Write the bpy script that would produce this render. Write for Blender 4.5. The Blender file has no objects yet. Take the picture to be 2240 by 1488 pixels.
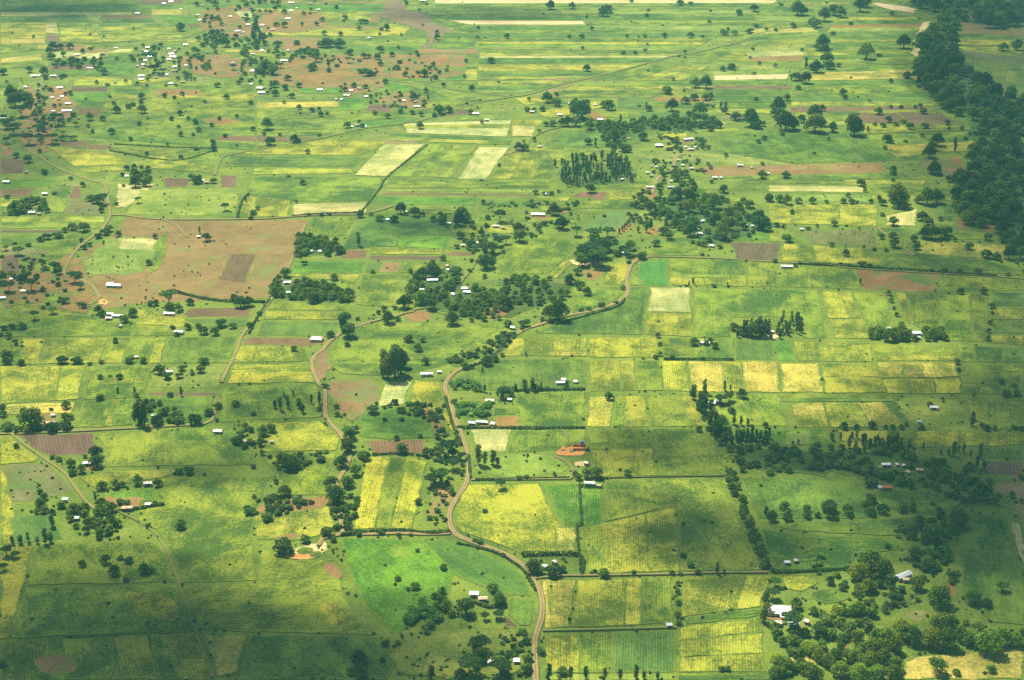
import bpy, math, random
import numpy as np
from mathutils import Vector, Matrix, noise as mnoise
R = math.radians
S = bpy.context.scene
COL = S.collection

# ------------------------------------------------------------ camera
CAM_H, FPX, PITCH = 500.0, 3350.0, R(21.9)
cam_data = bpy.data.cameras.new("camera"); cam = bpy.data.objects.new("camera", cam_data)
COL.objects.link(cam); S.camera = cam
cam.location = (0, 0, CAM_H); cam.rotation_euler = (R(90) - PITCH, 0, 0)
cam_data.sensor_width = 36; cam_data.lens = FPX / 2240 * 36
cam_data.clip_start = 1; cam_data.clip_end = 60000

# ------------------------------------------------------------ sky, sun, exposure
SUN = Vector((-.27, .50, .84)).normalized()          # towards the sun: high, beyond the fields, a little to one side
el = math.asin(SUN.z); az = math.atan2(SUN.x, SUN.y)
world = bpy.data.worlds.new("World"); S.world = world; world.use_nodes = True
nt = world.node_tree; nt.nodes.clear()
sky = nt.nodes.new("ShaderNodeTexSky"); sky.sky_type = 'NISHITA'; sky.sun_disc = False
sky.sun_elevation = el; sky.sun_rotation = az
bg = nt.nodes.new("ShaderNodeBackground"); bg.inputs[1].default_value = 0.052
wo = nt.nodes.new("ShaderNodeOutputWorld")
nt.links.new(sky.outputs[0], bg.inputs[0]); nt.links.new(bg.outputs[0], wo.inputs[0])
sun_data = bpy.data.lights.new("sun", 'SUN'); sun_data.energy = 5.0; sun_data.angle = R(0.5); sun_data.color = (1, .93, .76)
sun = bpy.data.objects.new("sun", sun_data); COL.objects.link(sun)
sun.rotation_euler = SUN.to_track_quat('Z', 'Y').to_euler()
S.view_settings.view_transform = 'Standard'; S.view_settings.look = 'None'
S.view_settings.exposure = 0.85; S.view_settings.gamma = 1; S.view_settings.use_curve_mapping = False
S.render.engine = 'CYCLES'
S.cycles.max_bounces = 5; S.cycles.diffuse_bounces = 2; S.cycles.glossy_bounces = 2; S.cycles.transmission_bounces = 2
S.cycles.volume_bounces = 0; S.cycles.transparent_max_bounces = 16
S.cycles.use_denoising = False

HAZE = 7.8e-5
SP, CP = math.sin(PITCH), math.cos(PITCH)
def ground(x, y, z=0.0):
    """survey units -> metres on the plain (at height z)"""
    u = (x - 1120) / FPX; v = (y - 744) / FPX
    t = (CAM_H - z) / (SP + v * CP)
    return Vector((u * t, (CP - v * SP) * t, z))
def unit(y):
    """metres per survey unit of width at row y"""
    return CAM_H / (SP + (y - 744) / FPX * CP) / FPX
# ---------------------------------------------------------------- field map
# every line: crop letter, then the corners of the plot read off a survey of the place in
# survey units that ground() turns into metres on the flat plain. ~ after the letter = ragged outline,
# - = rows run across. Bottom deep green plot and strip between yellow stripes paint cloud shade
FIELDS = """
y 0 1197 74 1195 22 1394 0 1398
m 80 1192 345 1185 386 1275 60 1281
m 57 1286 390 1281 427 1382 22 1396
m 0 1402 245 1394 262 1488 0 1488
m 248 1393 430 1386 466 1488 264 1488
m 352 1046 600 1042 566 1115 552 1180 562 1272 400 1276 372 1215 352 1172 300 1135 330 1102
y 556 1128 724 1106 738 1164 640 1184 560 1182
m 570 1200 640 1225 735 1222 744 1255 772 1345 822 1390 545 1384 435 1376 398 1283 565 1276
g 546 1390 820 1392 868 1440 850 1488 520 1488
y~ 690 1310 745 1318 765 1370 720 1378
y~ 250 1290 385 1298 405 1372 300 1340
R~ 60 1440 150 1430 190 1470 90 1480
o 442 1388 542 1388 518 1472 474 1484
v 745 1176 925 1181 1000 1245 985 1300 930 1340 872 1388 800 1335 757 1240
t 928 1180 1010 1184 1060 1212 1110 1234 1148 1262 1166 1306 1110 1303 1060 1288 1000 1262 965 1230
g 1112 1313 1168 1313 1160 1368 1136 1370 1112 1345
b 1100 1340 1134 1372 1108 1378
p~ 860 1400 960 1378 1060 1372 1160 1378 1160 1488 860 1488
Y 800 997 852 999 838 1060 820 1158 775 1158
m 854 999 888 1001 874 1070 862 1110 852 1160 822 1160 838 1060
Y 890 1001 935 1010 900 1162 854 1160 864 1110
b 797 965 930 960 936 992 815 997
g 785 902 860 890 950 895 960 958 870 962 790 958
R~ 708 832 770 828 840 832 832 888 745 885 712 860
s 842 834 902 836 885 885 822 890
y 907 832 962 838 976 880 992 950 960 900 890 884
Y- 512 800 678 796 688 836 496 840
y 522 758 668 760 680 790 506 794
m 492 846 690 842 704 872 704 912 480 924 484 862
b 540 738 690 738 700 750 684 758 530 754
y 1018 1060 1178 1058 1232 1155 1258 1156 1260 1214 1140 1213 1085 1190 1012 1166 993 1150 996 1112
v 1182 1060 1318 1058 1318 1150 1262 1152 1234 1152
O 1130 1152 1258 1156 1260 1214 1142 1212
y 1268 1156 1478 1110 1486 1250 1275 1257
m 1322 1052 1595 1046 1640 1140 1664 1248 1490 1251 1480 1106 1322 1142
O 1186 1271 1260 1269 1245 1371 1192 1375
y 1263 1269 1468 1263 1470 1366 1248 1371
y 1492 1262 1690 1258 1662 1328 1492 1350
g 1492 1354 1660 1332 1692 1342 1502 1367
y 1488 1373 1668 1350 1674 1469 1486 1471
t 1336 1384 1478 1377 1480 1470 1336 1472
m 1188 1390 1330 1384 1331 1472 1194 1474
g- 1486 1474 1690 1472 1730 1488 1486 1488
p 1192 1476 1480 1474 1480 1488 1192 1488
s 1030 939 1122 937 1106 990 1044 990
m 1128 942 1280 939 1283 985 1240 985 1110 990
p~ 1035 992 1240 990 1240 1044 1038 1044
O 1290 868 1344 868 1336 935 1282 935
y 1347 868 1410 866 1420 934 1340 935
y 1414 864 1520 866 1542 932 1424 934
m 1286 941 1420 939 1438 1041 1302 1045
m 1424 938 1545 937 1594 1039 1442 1042
m 1130 860 1280 858 1276 934 1126 936
v 995 885 1074 885 1072 914 999 914
r 1080 912 1138 910 1136 934 1074 936
g 1080 894 1140 894 1139 908 1079 910
g 1085 786 1280 786 1284 850 1002 856 994 832 1040 802
y 1120 741 1284 739 1284 780 1102 779
O- 1200 767 1284 766 1284 780 1198 779
y 1290 740 1438 738 1442 784 1288 782
g 1450 739 1604 741 1604 784 1452 786
t 1608 746 1690 746 1700 788 1608 787
v 1692 746 1730 746 1742 790 1703 789
y 1288 790 1442 789 1450 855 1292 856
Y 1446 790 1502 791 1510 857 1452 856
O 1503 791 1700 792 1706 859 1512 857
O 1706 796 1790 795 1800 859 1712 859
y 1796 795 1913 795 1940 860 1806 860
O 1917 793 2090 795 2098 825 1926 828
Y 1927 831 2100 828 2106 862 1942 862
y 1736 748 1904 750 1910 792 1746 791
m 1907 750 2085 760 2090 790 1916 790
g 2094 755 2240 765 2240 793 2098 793
m 2098 799 2240 797 2240 866 2108 861
m 1526 863 1700 862 1728 934 1562 930
g- 1704 863 1948 863 1955 878 1712 880
O 1730 882 1800 881 1815 936 1742 936
O 1802 881 1930 881 1984 934 1817 936
p~ 1948 866 2104 867 2124 934 1988 935
m 2112 870 2240 873 2240 938 2127 939
v 1566 939 1810 938 1822 976 1580 966
p 1720 942 1774 942 1772 974 1715 972
y 1830 941 2000 943 1998 980 1842 984
Y 2003 943 2240 945 2240 974 2002 980
g 2140 979 2240 978 2240 1005 2142 1002
b 2150 1009 2240 1009 2240 1042 2150 1040
g 1612 1046 1874 1043 1904 1100 1908 1134 1660 1135
m 1916 1076 2080 1070 2108 1098 2060 1128 1916 1110
g 1680 1148 1760 1142 2028 1133 2008 1170 1990 1174 1750 1163
m 1660 1158 1748 1168 1980 1180 1984 1200 1872 1214 1860 1242 1702 1248 1672 1200
g 2130 1127 2198 1131 2212 1200 2240 1264 2240 1368 2172 1363 2104 1290 2097 1190
s~ 2205 1140 2240 1148 2240 1255 2222 1190
o 2010 1434 2120 1428 2240 1415 2240 1488 1972 1488 1978 1450
k~ 1968 1345 2010 1332 2044 1346 2010 1366
Y 1705 1263 1758 1259 1790 1275 1755 1296 1722 1290
g~ 1760 1300 1830 1282 1872 1310 1800 1326
y 0 802 186 801 170 874 0 884
m 192 801 328 801 320 869 182 875
m 0 742 238 740 214 795 0 799
m 244 739 364 740 350 795 224 795
g 370 738 518 738 504 795 354 795
p 332 803 494 801 480 848 330 848
b- 324 858 474 860 474 867 322 865
g 310 872 470 870 458 924 300 929
m 182 879 302 873 290 930 160 936
O- 20 886 165 881 156 905 0 908
d 36 951 205 946 215 980 195 994 110 1000 75 985
m 218 946 374 941 371 1020 234 1022 226 985
m 378 941 500 936 558 990 560 1018 375 1020
y 0 957 24 957 88 1003 74 1013 0 1017
k 0 1020 106 1010 164 1075 60 1100 22 1096
y 0 1022 14 1040 38 1150 56 1190 0 1193
v 216 1081 344 1070 334 1096 212 1110
y 172 1047 240 1030 400 1027 350 1045 212 1072
t 22 1132 115 1122 140 1180 28 1190
y 562 926 700 921 744 960 738 985 572 990
m 572 1000 738 991 718 1040 728 1084 612 1084 602 1040
m 0 687 230 692 296 702 288 735 0 738
m 302 676 412 692 398 735 292 735
b- 412 675 550 672 548 694 396 694
t- 402 698 545 698 538 714 442 720
m 597 662 758 666 753 680 582 679
y 580 682 751 684 748 700 574 700
t 572 703 745 705 734 738 560 734
m 772 715 830 705 975 705 1118 711 1084 745 1034 748 982 798 900 818 830 823 747 818 717 798 717 772 742 745
y 1040 747 1110 716 1120 728 1075 773 1000 803 984 800
r 276 474 400 484 665 480 678 482 650 540 620 610 595 652 330 663 215 678 215 655 172 610 156 590 190 545 255 510
p~ 245 516 340 516 345 560 325 590 300 602 200 602 162 600 200 545
s 255 522 345 522 335 548 258 545
m 347 522 366 506 363 560 346 590 327 600 332 575
d 504 556 560 556 538 620 476 612
R 566 560 612 562 594 640 542 620
s 255 402 340 402 322 420 276 454 252 454
p 312 416 500 411 524 430 514 474 272 469
m 530 431 638 431 630 474 522 476
s- 640 446 810 443 800 468 639 471
Y- 556 368 768 370 776 380 552 382
m- 550 385 838 389 812 440 640 441 534 426 546 400
g- 500 341 778 343 788 346 778 366 496 364
y- 500 338 560 329 720 303 850 311 792 340
s 838 316 930 316 852 387 774 384
m 936 316 1044 319 986 389 860 387
s 1046 321 1114 323 1064 392 1000 392
y 1118 323 1230 321 1208 389 1070 394
m- 850 391 1200 396 1204 412 842 412
p- 842 413 1200 415 1190 421 840 419
b- 842 421 1164 425 1164 429 838 427
v- 832 431 1050 434 1040 450 822 446
m 682 476 780 474 752 516 674 519
g 788 476 850 466 984 481 990 500 986 514 874 514 866 540 812 541 742 549 762 515
v 876 516 988 518 980 545 870 540
y- 812 542 974 547 966 557 809 557
d- 808 559 966 560 960 570 806 568
b- 758 546 806 547 802 566 740 566
v- 641 571 797 573 793 598 640 598
y- 638 600 786 601 776 622 740 614 640 605
t 803 573 836 573 826 597 798 597
r 838 573 880 575 872 597 828 597
y 884 573 928 573 924 597 878 597
m 792 601 912 601 894 636 880 674 830 671 777 667
b~ 985 550 1045 550 1037 561 967 561
m 1150 506 1270 532 1200 600 1090 600 1086 560
O 1271 534 1294 540 1216 610 1203 601
y 1333 578 1382 570 1374 592 1364 624 1320 622
m 1249 629 1358 627 1363 643 1324 668 1254 685
w 1402 575 1460 568 1462 625 1408 625 1392 592
y 1385 600 1404 626 1380 626
s 1422 629 1510 629 1512 684 1415 682
y 1414 685 1512 687 1512 737 1409 732
g 1380 629 1419 629 1407 732 1172 730 1248 694 1352 666
y 1464 568 1630 570 1632 627 1466 624
m 1634 571 1695 576 1704 629 1636 627
m 1422 549 1467 522 1518 524 1538 546 1527 560 1427 558
d 1599 530 1710 533 1704 572 1611 570
v- 1600 506 1690 506 1690 525 1600 526
m 1518 631 1790 636 1800 690 1808 740 1757 740 1752 694 1600 694 1598 737 1518 739
Y 1792 638 1860 638 1884 696 1811 696
y 1812 699 1888 700 1908 741 1826 741
m 1866 640 1934 641 1952 690 1936 738 1912 740 1886 690
y 1960 641 2048 645 2058 744 1980 700
m 2052 645 2160 641 2162 748 2068 746
g- 2170 640 2240 640 2240 670 2170 670
y- 2170 675 2240 675 2240 700 2170 700
g- 2168 705 2240 705 2240 730 2168 730
y- 2166 735 2240 735 2240 755 2166 751
q 1868 588 2060 599 2044 639 1960 638 1886 634
m 1714 582 1865 589 1884 633 1706 628
m 2062 601 2240 613 2240 636 2066 638
y 1714 534 1776 537 1780 574 1709 571
y 1778 537 1932 547 1924 581 1784 574
m 1935 547 2004 550 2150 568 2240 591 2240 601 2012 594 1926 583
O 2010 527 2200 537 2197 569 2008 555
k 1752 504 1915 504 1916 541 1768 533
m 1682 502 1736 504 1748 530 1682 530
g 1918 500 1992 500 1988 543 1918 543
y 1680 448 1920 448 1917 496 1680 489
s 1936 471 2006 458 2004 494 1938 494
g 2038 448 2086 448 2088 484 2064 482
p- 1680 424 1920 426 1920 443 1680 440
s- 1680 406 1890 408 1890 421 1680 419
m- 1620 392 1846 393 1846 403 1630 402
Y- 1848 395 2024 396 2022 405 1850 405
m- 1900 408 2090 410 2090 440 1910 440
r- 1500 366 1930 356 1936 378 1560 386
m 1560 388 1940 380 2010 382 2010 393 1560 391
g 1690 285 1940 288 2020 350 1740 358 1560 330 1560 300
k~ 1990 345 2110 350 2100 390 2040 385
b 1268 420 1326 420 1326 438 1246 430
y 1328 419 1408 416 1406 438 1330 438
m 1266 440 1404 440 1390 458 1258 456
T 1326 462 1390 460 1360 505 1275 495
m 1170 430 1250 432 1240 440 1165 440
t 1060 441 1176 444 1176 454 1056 452
r~ 1345 500 1385 485 1390 500 1350 517
r~ 1400 505 1450 492 1455 510 1405 515
m 1190 326 1310 330 1350 345 1300 360 1210 352
g 1240 285 1390 290 1430 305 1350 325 1190 318
p 1310 326 1600 338 1740 360 1560 362 1440 352
y 1120 262 1190 264 1160 300 1115 300
s- 1120 275 1175 276 1165 299 1118 298
"""
# blocks: corners (top-left, top-right, bottom-right, bottom-left), then letters of the strips from far to near, with widths
BLOCKS = """
950 0 1700 0 1690 14 950 16|S1 m1
930 20 1660 16 1650 44 940 44|m1 p1 m1 g1
945 44 1276 46 1282 54 940 54|S1
1282 46 1640 46 1640 78 1300 78|m1 p1 m1
930 58 1290 58 1640 80 935 82|g1 m1 t1
1040 84 1560 84 1510 112 1050 108|m2 Y1 m2 p1
1050 110 1500 114 1440 136 1045 140|m1 y1 s1 g2
1045 142 1400 142 1290 172 1045 176|Y2 m1 g1 y1
1045 178 1260 176 1150 204 1040 204|y1 m1 g1 p1
1290 176 1420 142 1690 142 1700 178|m1 y1 m1 p1
1260 182 1700 180 1700 214 1200 214|m1 y1 m2
1480 125 1590 105 1760 104 1720 140|m1 y1 m1
1620 96 1790 80 1790 134 1640 136|m1 p1 s1 r1
1640 50 1790 52 1790 78 1620 90|m1 o1 m1
1660 10 1780 20 1790 50 1650 46|g1 m1 p1
1350 212 1420 214 1420 240 1350 236|t1
1430 212 1560 214 1560 240 1430 232|r1 m1
1560 156 1730 150 1720 186 1560 186|p1 S1 m1
1560 188 1735 188 1720 225 1560 225|b1 g2 g2
1560 228 1690 228 1690 250 1570 250|m1 y1
1125 216 1220 204 1340 230 1200 262|y1 m1 y1
905 150 1045 146 1045 176 905 178|v1 Y2 p2
905 30 1040 56 950 70 900 62|m1 p1
1850 30 2000 30 2030 90 1780 95|m1 Y1 g1 r1 p1 g2 m1
1760 97 2015 92 2005 140 1750 150|g1 m1 y1 g1 m2
1745 152 2005 142 2030 172 1740 178|m1 O2
1735 180 2030 176 2040 232 1730 232|g1 m2 g1 t1 y1
1725 234 2040 234 2040 255 1740 285|b1 m2 p1
1860 248 1960 248 2000 268 1890 272|d1
1960 245 2060 248 2110 285 2010 285|d1 b1
1880 270 2100 272 2100 288 1890 292|y1
1880 294 2150 288 2120 330 1960 345|m1 y1
2085 45 2240 60 2240 100 2090 100|r2 m1 y1
2090 102 2240 104 2240 150 2110 120|Y1 k1
2200 140 2240 145 2240 185 2200 180|m1
0 0 300 0 300 24 0 26|m1 g2 g2
0 27 290 27 290 32 0 36|s1
0 38 105 38 100 95 0 98|m1 Y1 Y2 o1
98 50 124 50 130 75 98 72|s1
102 76 128 76 134 96 100 96|b1
130 60 210 66 225 92 132 94|y1 Y1 y2
128 32 186 32 190 48 130 46|t1
190 32 222 34 218 46 190 46|p1
224 33 330 33 340 50 222 50|b1 g1
215 52 400 50 400 92 222 92|m1 y1 m1 y2
345 32 470 40 470 54 370 54|v1
330 20 400 22 400 33 330 33|o1
305 0 400 0 400 18 310 20|b1 v1
480 24 560 24 560 38 478 36|s1
0 100 60 104 100 110 0 118|m1
0 128 90 118 98 148 0 150|o1 m1
118 115 230 113 230 128 110 128|s1
232 107 292 107 290 116 230 116|s1
110 130 230 128 240 165 105 165|g1 b1 g1
240 118 300 118 290 180 160 180|g2 v1 g1 y1
160 180 290 176 290 188 160 188|Y1
155 190 236 190 236 201 155 201|d1
150 203 250 203 245 260 170 250|v1 g1 b1
250 190 560 178 560 330 185 300|m2 y1 m3 m3 m2 g1
340 196 440 196 440 210 335 208|r1
480 298 560 298 560 312 470 308|b1
130 308 188 308 190 322 125 320|b1
190 314 250 318 230 330 190 330|b1
105 322 240 330 300 372 180 378|y1 Y2 y1
235 322 470 330 460 350 380 360|m1 y1
470 300 480 345 470 380 300 366|m2 y1
0 345 60 350 50 380 0 380|d1
0 392 125 394 110 408 0 412|v1
0 413 80 412 60 430 0 432|b1
0 434 105 440 100 470 0 472|y1 g1
110 400 156 408 140 465 105 465|m1
160 408 175 408 180 436 150 436|b1
150 438 215 440 220 470 138 470|k1
0 474 232 474 225 500 0 500|y1 m1
0 503 135 503 140 510 0 510|d1
0 512 145 518 80 578 0 560|g1 k1
150 508 205 508 150 560 80 575|g1 m2
356 390 420 390 412 408 358 410|d1
482 384 518 384 518 410 482 410|b1
0 560 40 555 45 600 0 605|d1
30 660 130 640 160 690 20 690|m1 y2
560 0 850 0 850 12 560 10|m1 r1 v1
560 12 840 14 830 50 560 30|v1 y1 r1
700 16 840 16 840 27 700 27|v1
700 33 800 34 820 46 710 46|y1
560 55 900 58 850 80 560 78|r1 y1 Y2
850 52 900 62 880 78 800 76|Y1
560 80 700 82 760 98 590 94|R1
790 82 930 84 940 112 740 112|m2 g1
950 86 1040 88 1040 106 955 106|m1
910 107 1045 108 1045 118 912 118|R1
880 125 1000 136 1000 146 878 146|s1
700 120 1020 120 1020 176 700 176|q1 v1
620 140 720 136 700 164 610 162|r1
660 164 850 166 840 192 640 200|r1
650 192 760 192 750 206 650 204|v1
820 210 870 208 860 225 830 225|r1
740 208 800 216 800 240 740 242|v1
805 228 860 228 855 246 800 244|b1
560 225 740 222 760 295 560 300|o1 m2 m2 m1
760 245 900 246 900 266 760 292|m1 v1
905 180 1045 212 900 246 870 200|m1 g1 m1
830 180 905 188 880 215 860 200|v1
960 250 1020 240 1030 250 960 256|b1
880 270 1120 262 1110 300 890 292|s1 y1 s2
850 292 1120 302 1120 318 855 308|g1 y1
560 297 700 302 640 318 560 328|b1 m1
880 225 1060 218 1050 240 900 250|m1
"""
# unpaved tracks: width in metres, then points
TRACKS = [
 ("dirt_road",4.3,"1173 1500 1170 1430 1172 1395 1186 1345 1184 1305 1172 1270 1156 1248 1120 1222 1080 1203 1040 1189 1000 1172 985 1150 984 1120 1000 1090 1018 1062 1025 1030 1022 990 1010 950 997 920 985 880 974 850 980 831 1000 812 1040 797 1078 780 1104 756 1125 735 1150 721 1190 708 1240 692 1300 680 1345 665 1368 650 1374 635 1371 610 1376 590 1386 575 1405 565 1425 562"),
 ("dirt_lane",2.6,"1425 562 1560 566 1708 575 1780 578 1860 587 1960 594 2050 599 2150 604 2240 611"),
 ("dirt_road",3.6,"985 1168 930 1170 870 1168 800 1170 752 1168 740 1172 705 1180 697 1195"),
 ("dirt_road",3.8,"750 1168 746 1140 742 1108 738 1060 754 1028 766 995 749 957 722 925 712 905 711 850 699 842 688 820 682 797 690 778 704 768 725 745 760 722 790 712 850 695 905 682"),
 ("dirt_lane",3.4,"484 838 496 812 508 790 520 762 530 735 548 712 575 680 600 645 622 605 640 565 655 530 668 490"),
 ("dirt_lane",3.2,"-10 950 60 949 209 942 357 934 447 928 466 915 470 900"),
 ("dirt_lane",2.2,"25 950 60 978 105 1010 140 1035 165 1068 190 1100 215 1118"),
 ("dirt_lane",1.6,"255 1118 300 1140 330 1160 350 1182 370 1220 385 1260 400 1310 415 1350 430 1390 450 1440 470 1490"),
 ("dirt_lane",2.6,"1030 1051 1100 1050 1250 1049"),
 ("dirt_lane",1.1,"1320 1047 1440 1044 1600 1042"),
 ("dirt_lane",2.4,"1172 1266 1230 1261 1300 1260 1480 1257 1560 1254 1680 1253"),
 ("dirt_lane",2.2,"1187 1381 1330 1378 1480 1374"),
 ("dirt_lane",3.0,"1250 1048 1252 1028 1240 1012 1215 1000"),
 ("dirt_lane",1.6,"1238 980 1243 962 1236 945"),
 ("dirt_lane",4.2,"104 140 97 163 92 180 87 199 77 225 68 250 60 290 64 329 90 345 117 363 150 378 195 395 228 405 237 447 240 472 222 503 200 520 179 536 160 556 150 574 141 600 179 613 200 625 212 640 217 652 195 668"),
 ("dirt_road",3.2,"240 472 272 472 357 481 560 480 640 475 720 471 800 468 860 452"),
 ("dirt_lane",2.6,"357 481 385 495 410 520"),
 ("dirt_lane",4.5,"470 384 480 352 500 340 560 329 657 311 713 301 790 283 905 268 968 250 1007 237 1045 225 1120 213 1158 207 1235 184 1337 161 1401 143 1465 125 1516 117 1580 102 1613 94 1660 74 1720 62 1790 48"),
 ("dirt_lane",5,"600 160 700 150 790 160 854 176 905 184 994 197 1119 213"),
 ("dirt_lane",4,"100 90 200 95 260 92 340 88 400 84 430 74 470 60"),
 ("dirt_lane",3.6,"1232 278 1197 286 1166 301 1153 319"),
 ("dirt_lane",3,"1163 222 1190 228 1227 240"),
 ("dirt_road",5,"1425 425 1432 410 1440 390 1470 370 1480 345 1500 338"),
 ("dirt_lane",3,"1890 296 1960 291 2080 287 2150 285"),
 ("dirt_lane",3.4,"354 86 352 110 345 135 330 150"),
 ("dirt_lane",3.4,"1045 560 1030 590 1012 612 1006 625"),
 ("dirt_lane",2.6,"850 700 870 692 930 675 975 690 1010 700"),
 ("dirt_lane",3.2,"1920 500 1960 530 2000 560"),
 ("dirt_lane",4,"1125 318 1130 330 1105 340"),
]
# bare earth, ragged outlines: r red-brown, q reddish, o pale, b dark
BARE = """
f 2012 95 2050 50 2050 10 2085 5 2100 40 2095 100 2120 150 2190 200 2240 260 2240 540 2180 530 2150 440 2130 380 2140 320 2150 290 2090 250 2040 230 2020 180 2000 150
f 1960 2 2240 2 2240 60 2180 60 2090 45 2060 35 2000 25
f 1570 975 1740 990 1900 985 2060 1010 2080 1040 2060 1060 1920 1066 1880 1038 1640 1038
f 904 605 960 610 1080 645 1150 612 1275 622 1260 640 1150 680 1100 700 1010 695 900 662
f 600 625 700 630 760 645 772 662 690 660 592 652
f 1440 430 1600 450 1680 500 1640 520 1560 540 1490 510 1440 470
f 1210 362 1380 356 1390 400 1350 406 1230 408
f 1380 266 1560 264 1578 284 1320 290
f 648 530 740 535 742 558 650 560
r 560 1100 650 1090 700 1085 725 1090 722 1112 640 1122 560 1132
S 608 1205 640 1200 690 1190 716 1180 720 1200 700 1222 640 1224
x 620 1216 690 1206 700 1218 680 1225 620 1222
R 700 1235 735 1228 752 1260 740 1268 715 1255
R 940 1070 1000 1050 985 1100 955 1135 930 1130 945 1095
R 690 770 712 760 730 800 700 840 685 820
x 1215 985 1240 972 1282 976 1284 998 1250 996 1215 998
S 1255 1012 1280 1008 1292 1020 1260 1022
r 70 905 130 900 135 925 80 932
r 172 1022 230 1012 225 1030 180 1032
r 250 1095 300 1085 315 1110 260 1120
r 355 1092 205 1085 215 1110 160 1118
x 196 658 222 652 240 660 232 668 205 668
x 1930 728 1972 726 1976 738 1936 740
S 1660 735 1700 730 1710 740 1670 744
q 120 560 170 560 215 640 200 690 150 690 110 640
q 0 600 110 590 150 640 60 660 0 680
q 0 310 30 330 30 350 0 345
q 40 200 78 180 95 250 130 290 110 330 60 340 30 300 50 250
q 95 190 150 188 170 240 150 265 90 260
q 430 20 560 12 560 24 470 26 450 60 480 66 560 50 560 80 470 84 440 70
q 380 125 470 118 540 130 560 160 500 172 420 165 390 140
q 560 30 700 24 720 60 640 76 560 72
q 600 95 720 92 690 110 620 112
q 570 150 700 110 880 150 1000 150 1020 165 940 176 820 170 700 195 600 190
q 740 190 800 176 830 196 800 206 750 205
q 850 196 950 212 930 240 860 232
q 450 255 530 262 500 276 440 270
n 838 0 880 0 888 25 942 28 940 48 968 60 1000 66 960 80 936 104 920 106 948 82 905 60 864 48 796 30 842 26
q 1288 232 1310 250 1330 258 1320 266 1290 262
q 1415 412 1440 415 1432 440 1418 435
q 1620 364 1780 358 1800 370 1640 378
q 1225 455 1250 452 1245 465 1228 470
q 1040 690 1100 660 1130 672 1110 690 1060 700
q 870 690 930 672 950 700 900 705
S 1900 5 1950 10 2010 20 2000 32 1920 16
S 2008 60 2036 40 2036 92 2010 96 1998 130 1990 118 2004 96
q 2080 340 2115 350 2105 385 2070 378
q 2088 482 2118 480 2120 500 2090 500
q 2150 490 2180 492 2178 512 2148 510
S 1240 565 1330 575 1320 585 1250 580
r 1265 590 1330 592 1300 620 1280 605
R 905 890 960 895 975 940 950 950 930 915
R 720 870 800 872 800 905 770 925 735 900
R 1840 1375 1870 1395 1850 1435 1835 1440
o 1690 1440 1790 1430 1800 1455 1720 1470
q 2075 1265 2100 1300 2070 1310 2030 1290
r 610 1170 660 1168 640 1182 600 1185
r 40 640 90 640 110 660 50 668
q 90 95 180 98 200 108 120 112
q 160 108 240 105 260 112 170 118
"""
# ---------------------------------------------------------------- trees
# sheets of the survey: origin, units per survey unit; then x, y of the foot, spread; kind by list letter
SHEET = {'A1':(0,1100,3.836),'A2':(560,1100,3.836),'A3':(1120,1100,3.836),'A4':(1680,1100,3.836),
 'B1':(0,740,3.916),'B2':(560,740,3.916),'B3':(1120,740,3.916),'B4':(1680,740,3.916),
 'C1':(0,370,3.916),'C2':(560,370,3.916),'C3':(1120,370,3.916),'C4':(1680,370,3.916),
 'D1':(0,0,3.916),'D2':(560,0,3.916),'D3':(1120,0,3.916),'D4':(1680,0,3.916)}
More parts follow.
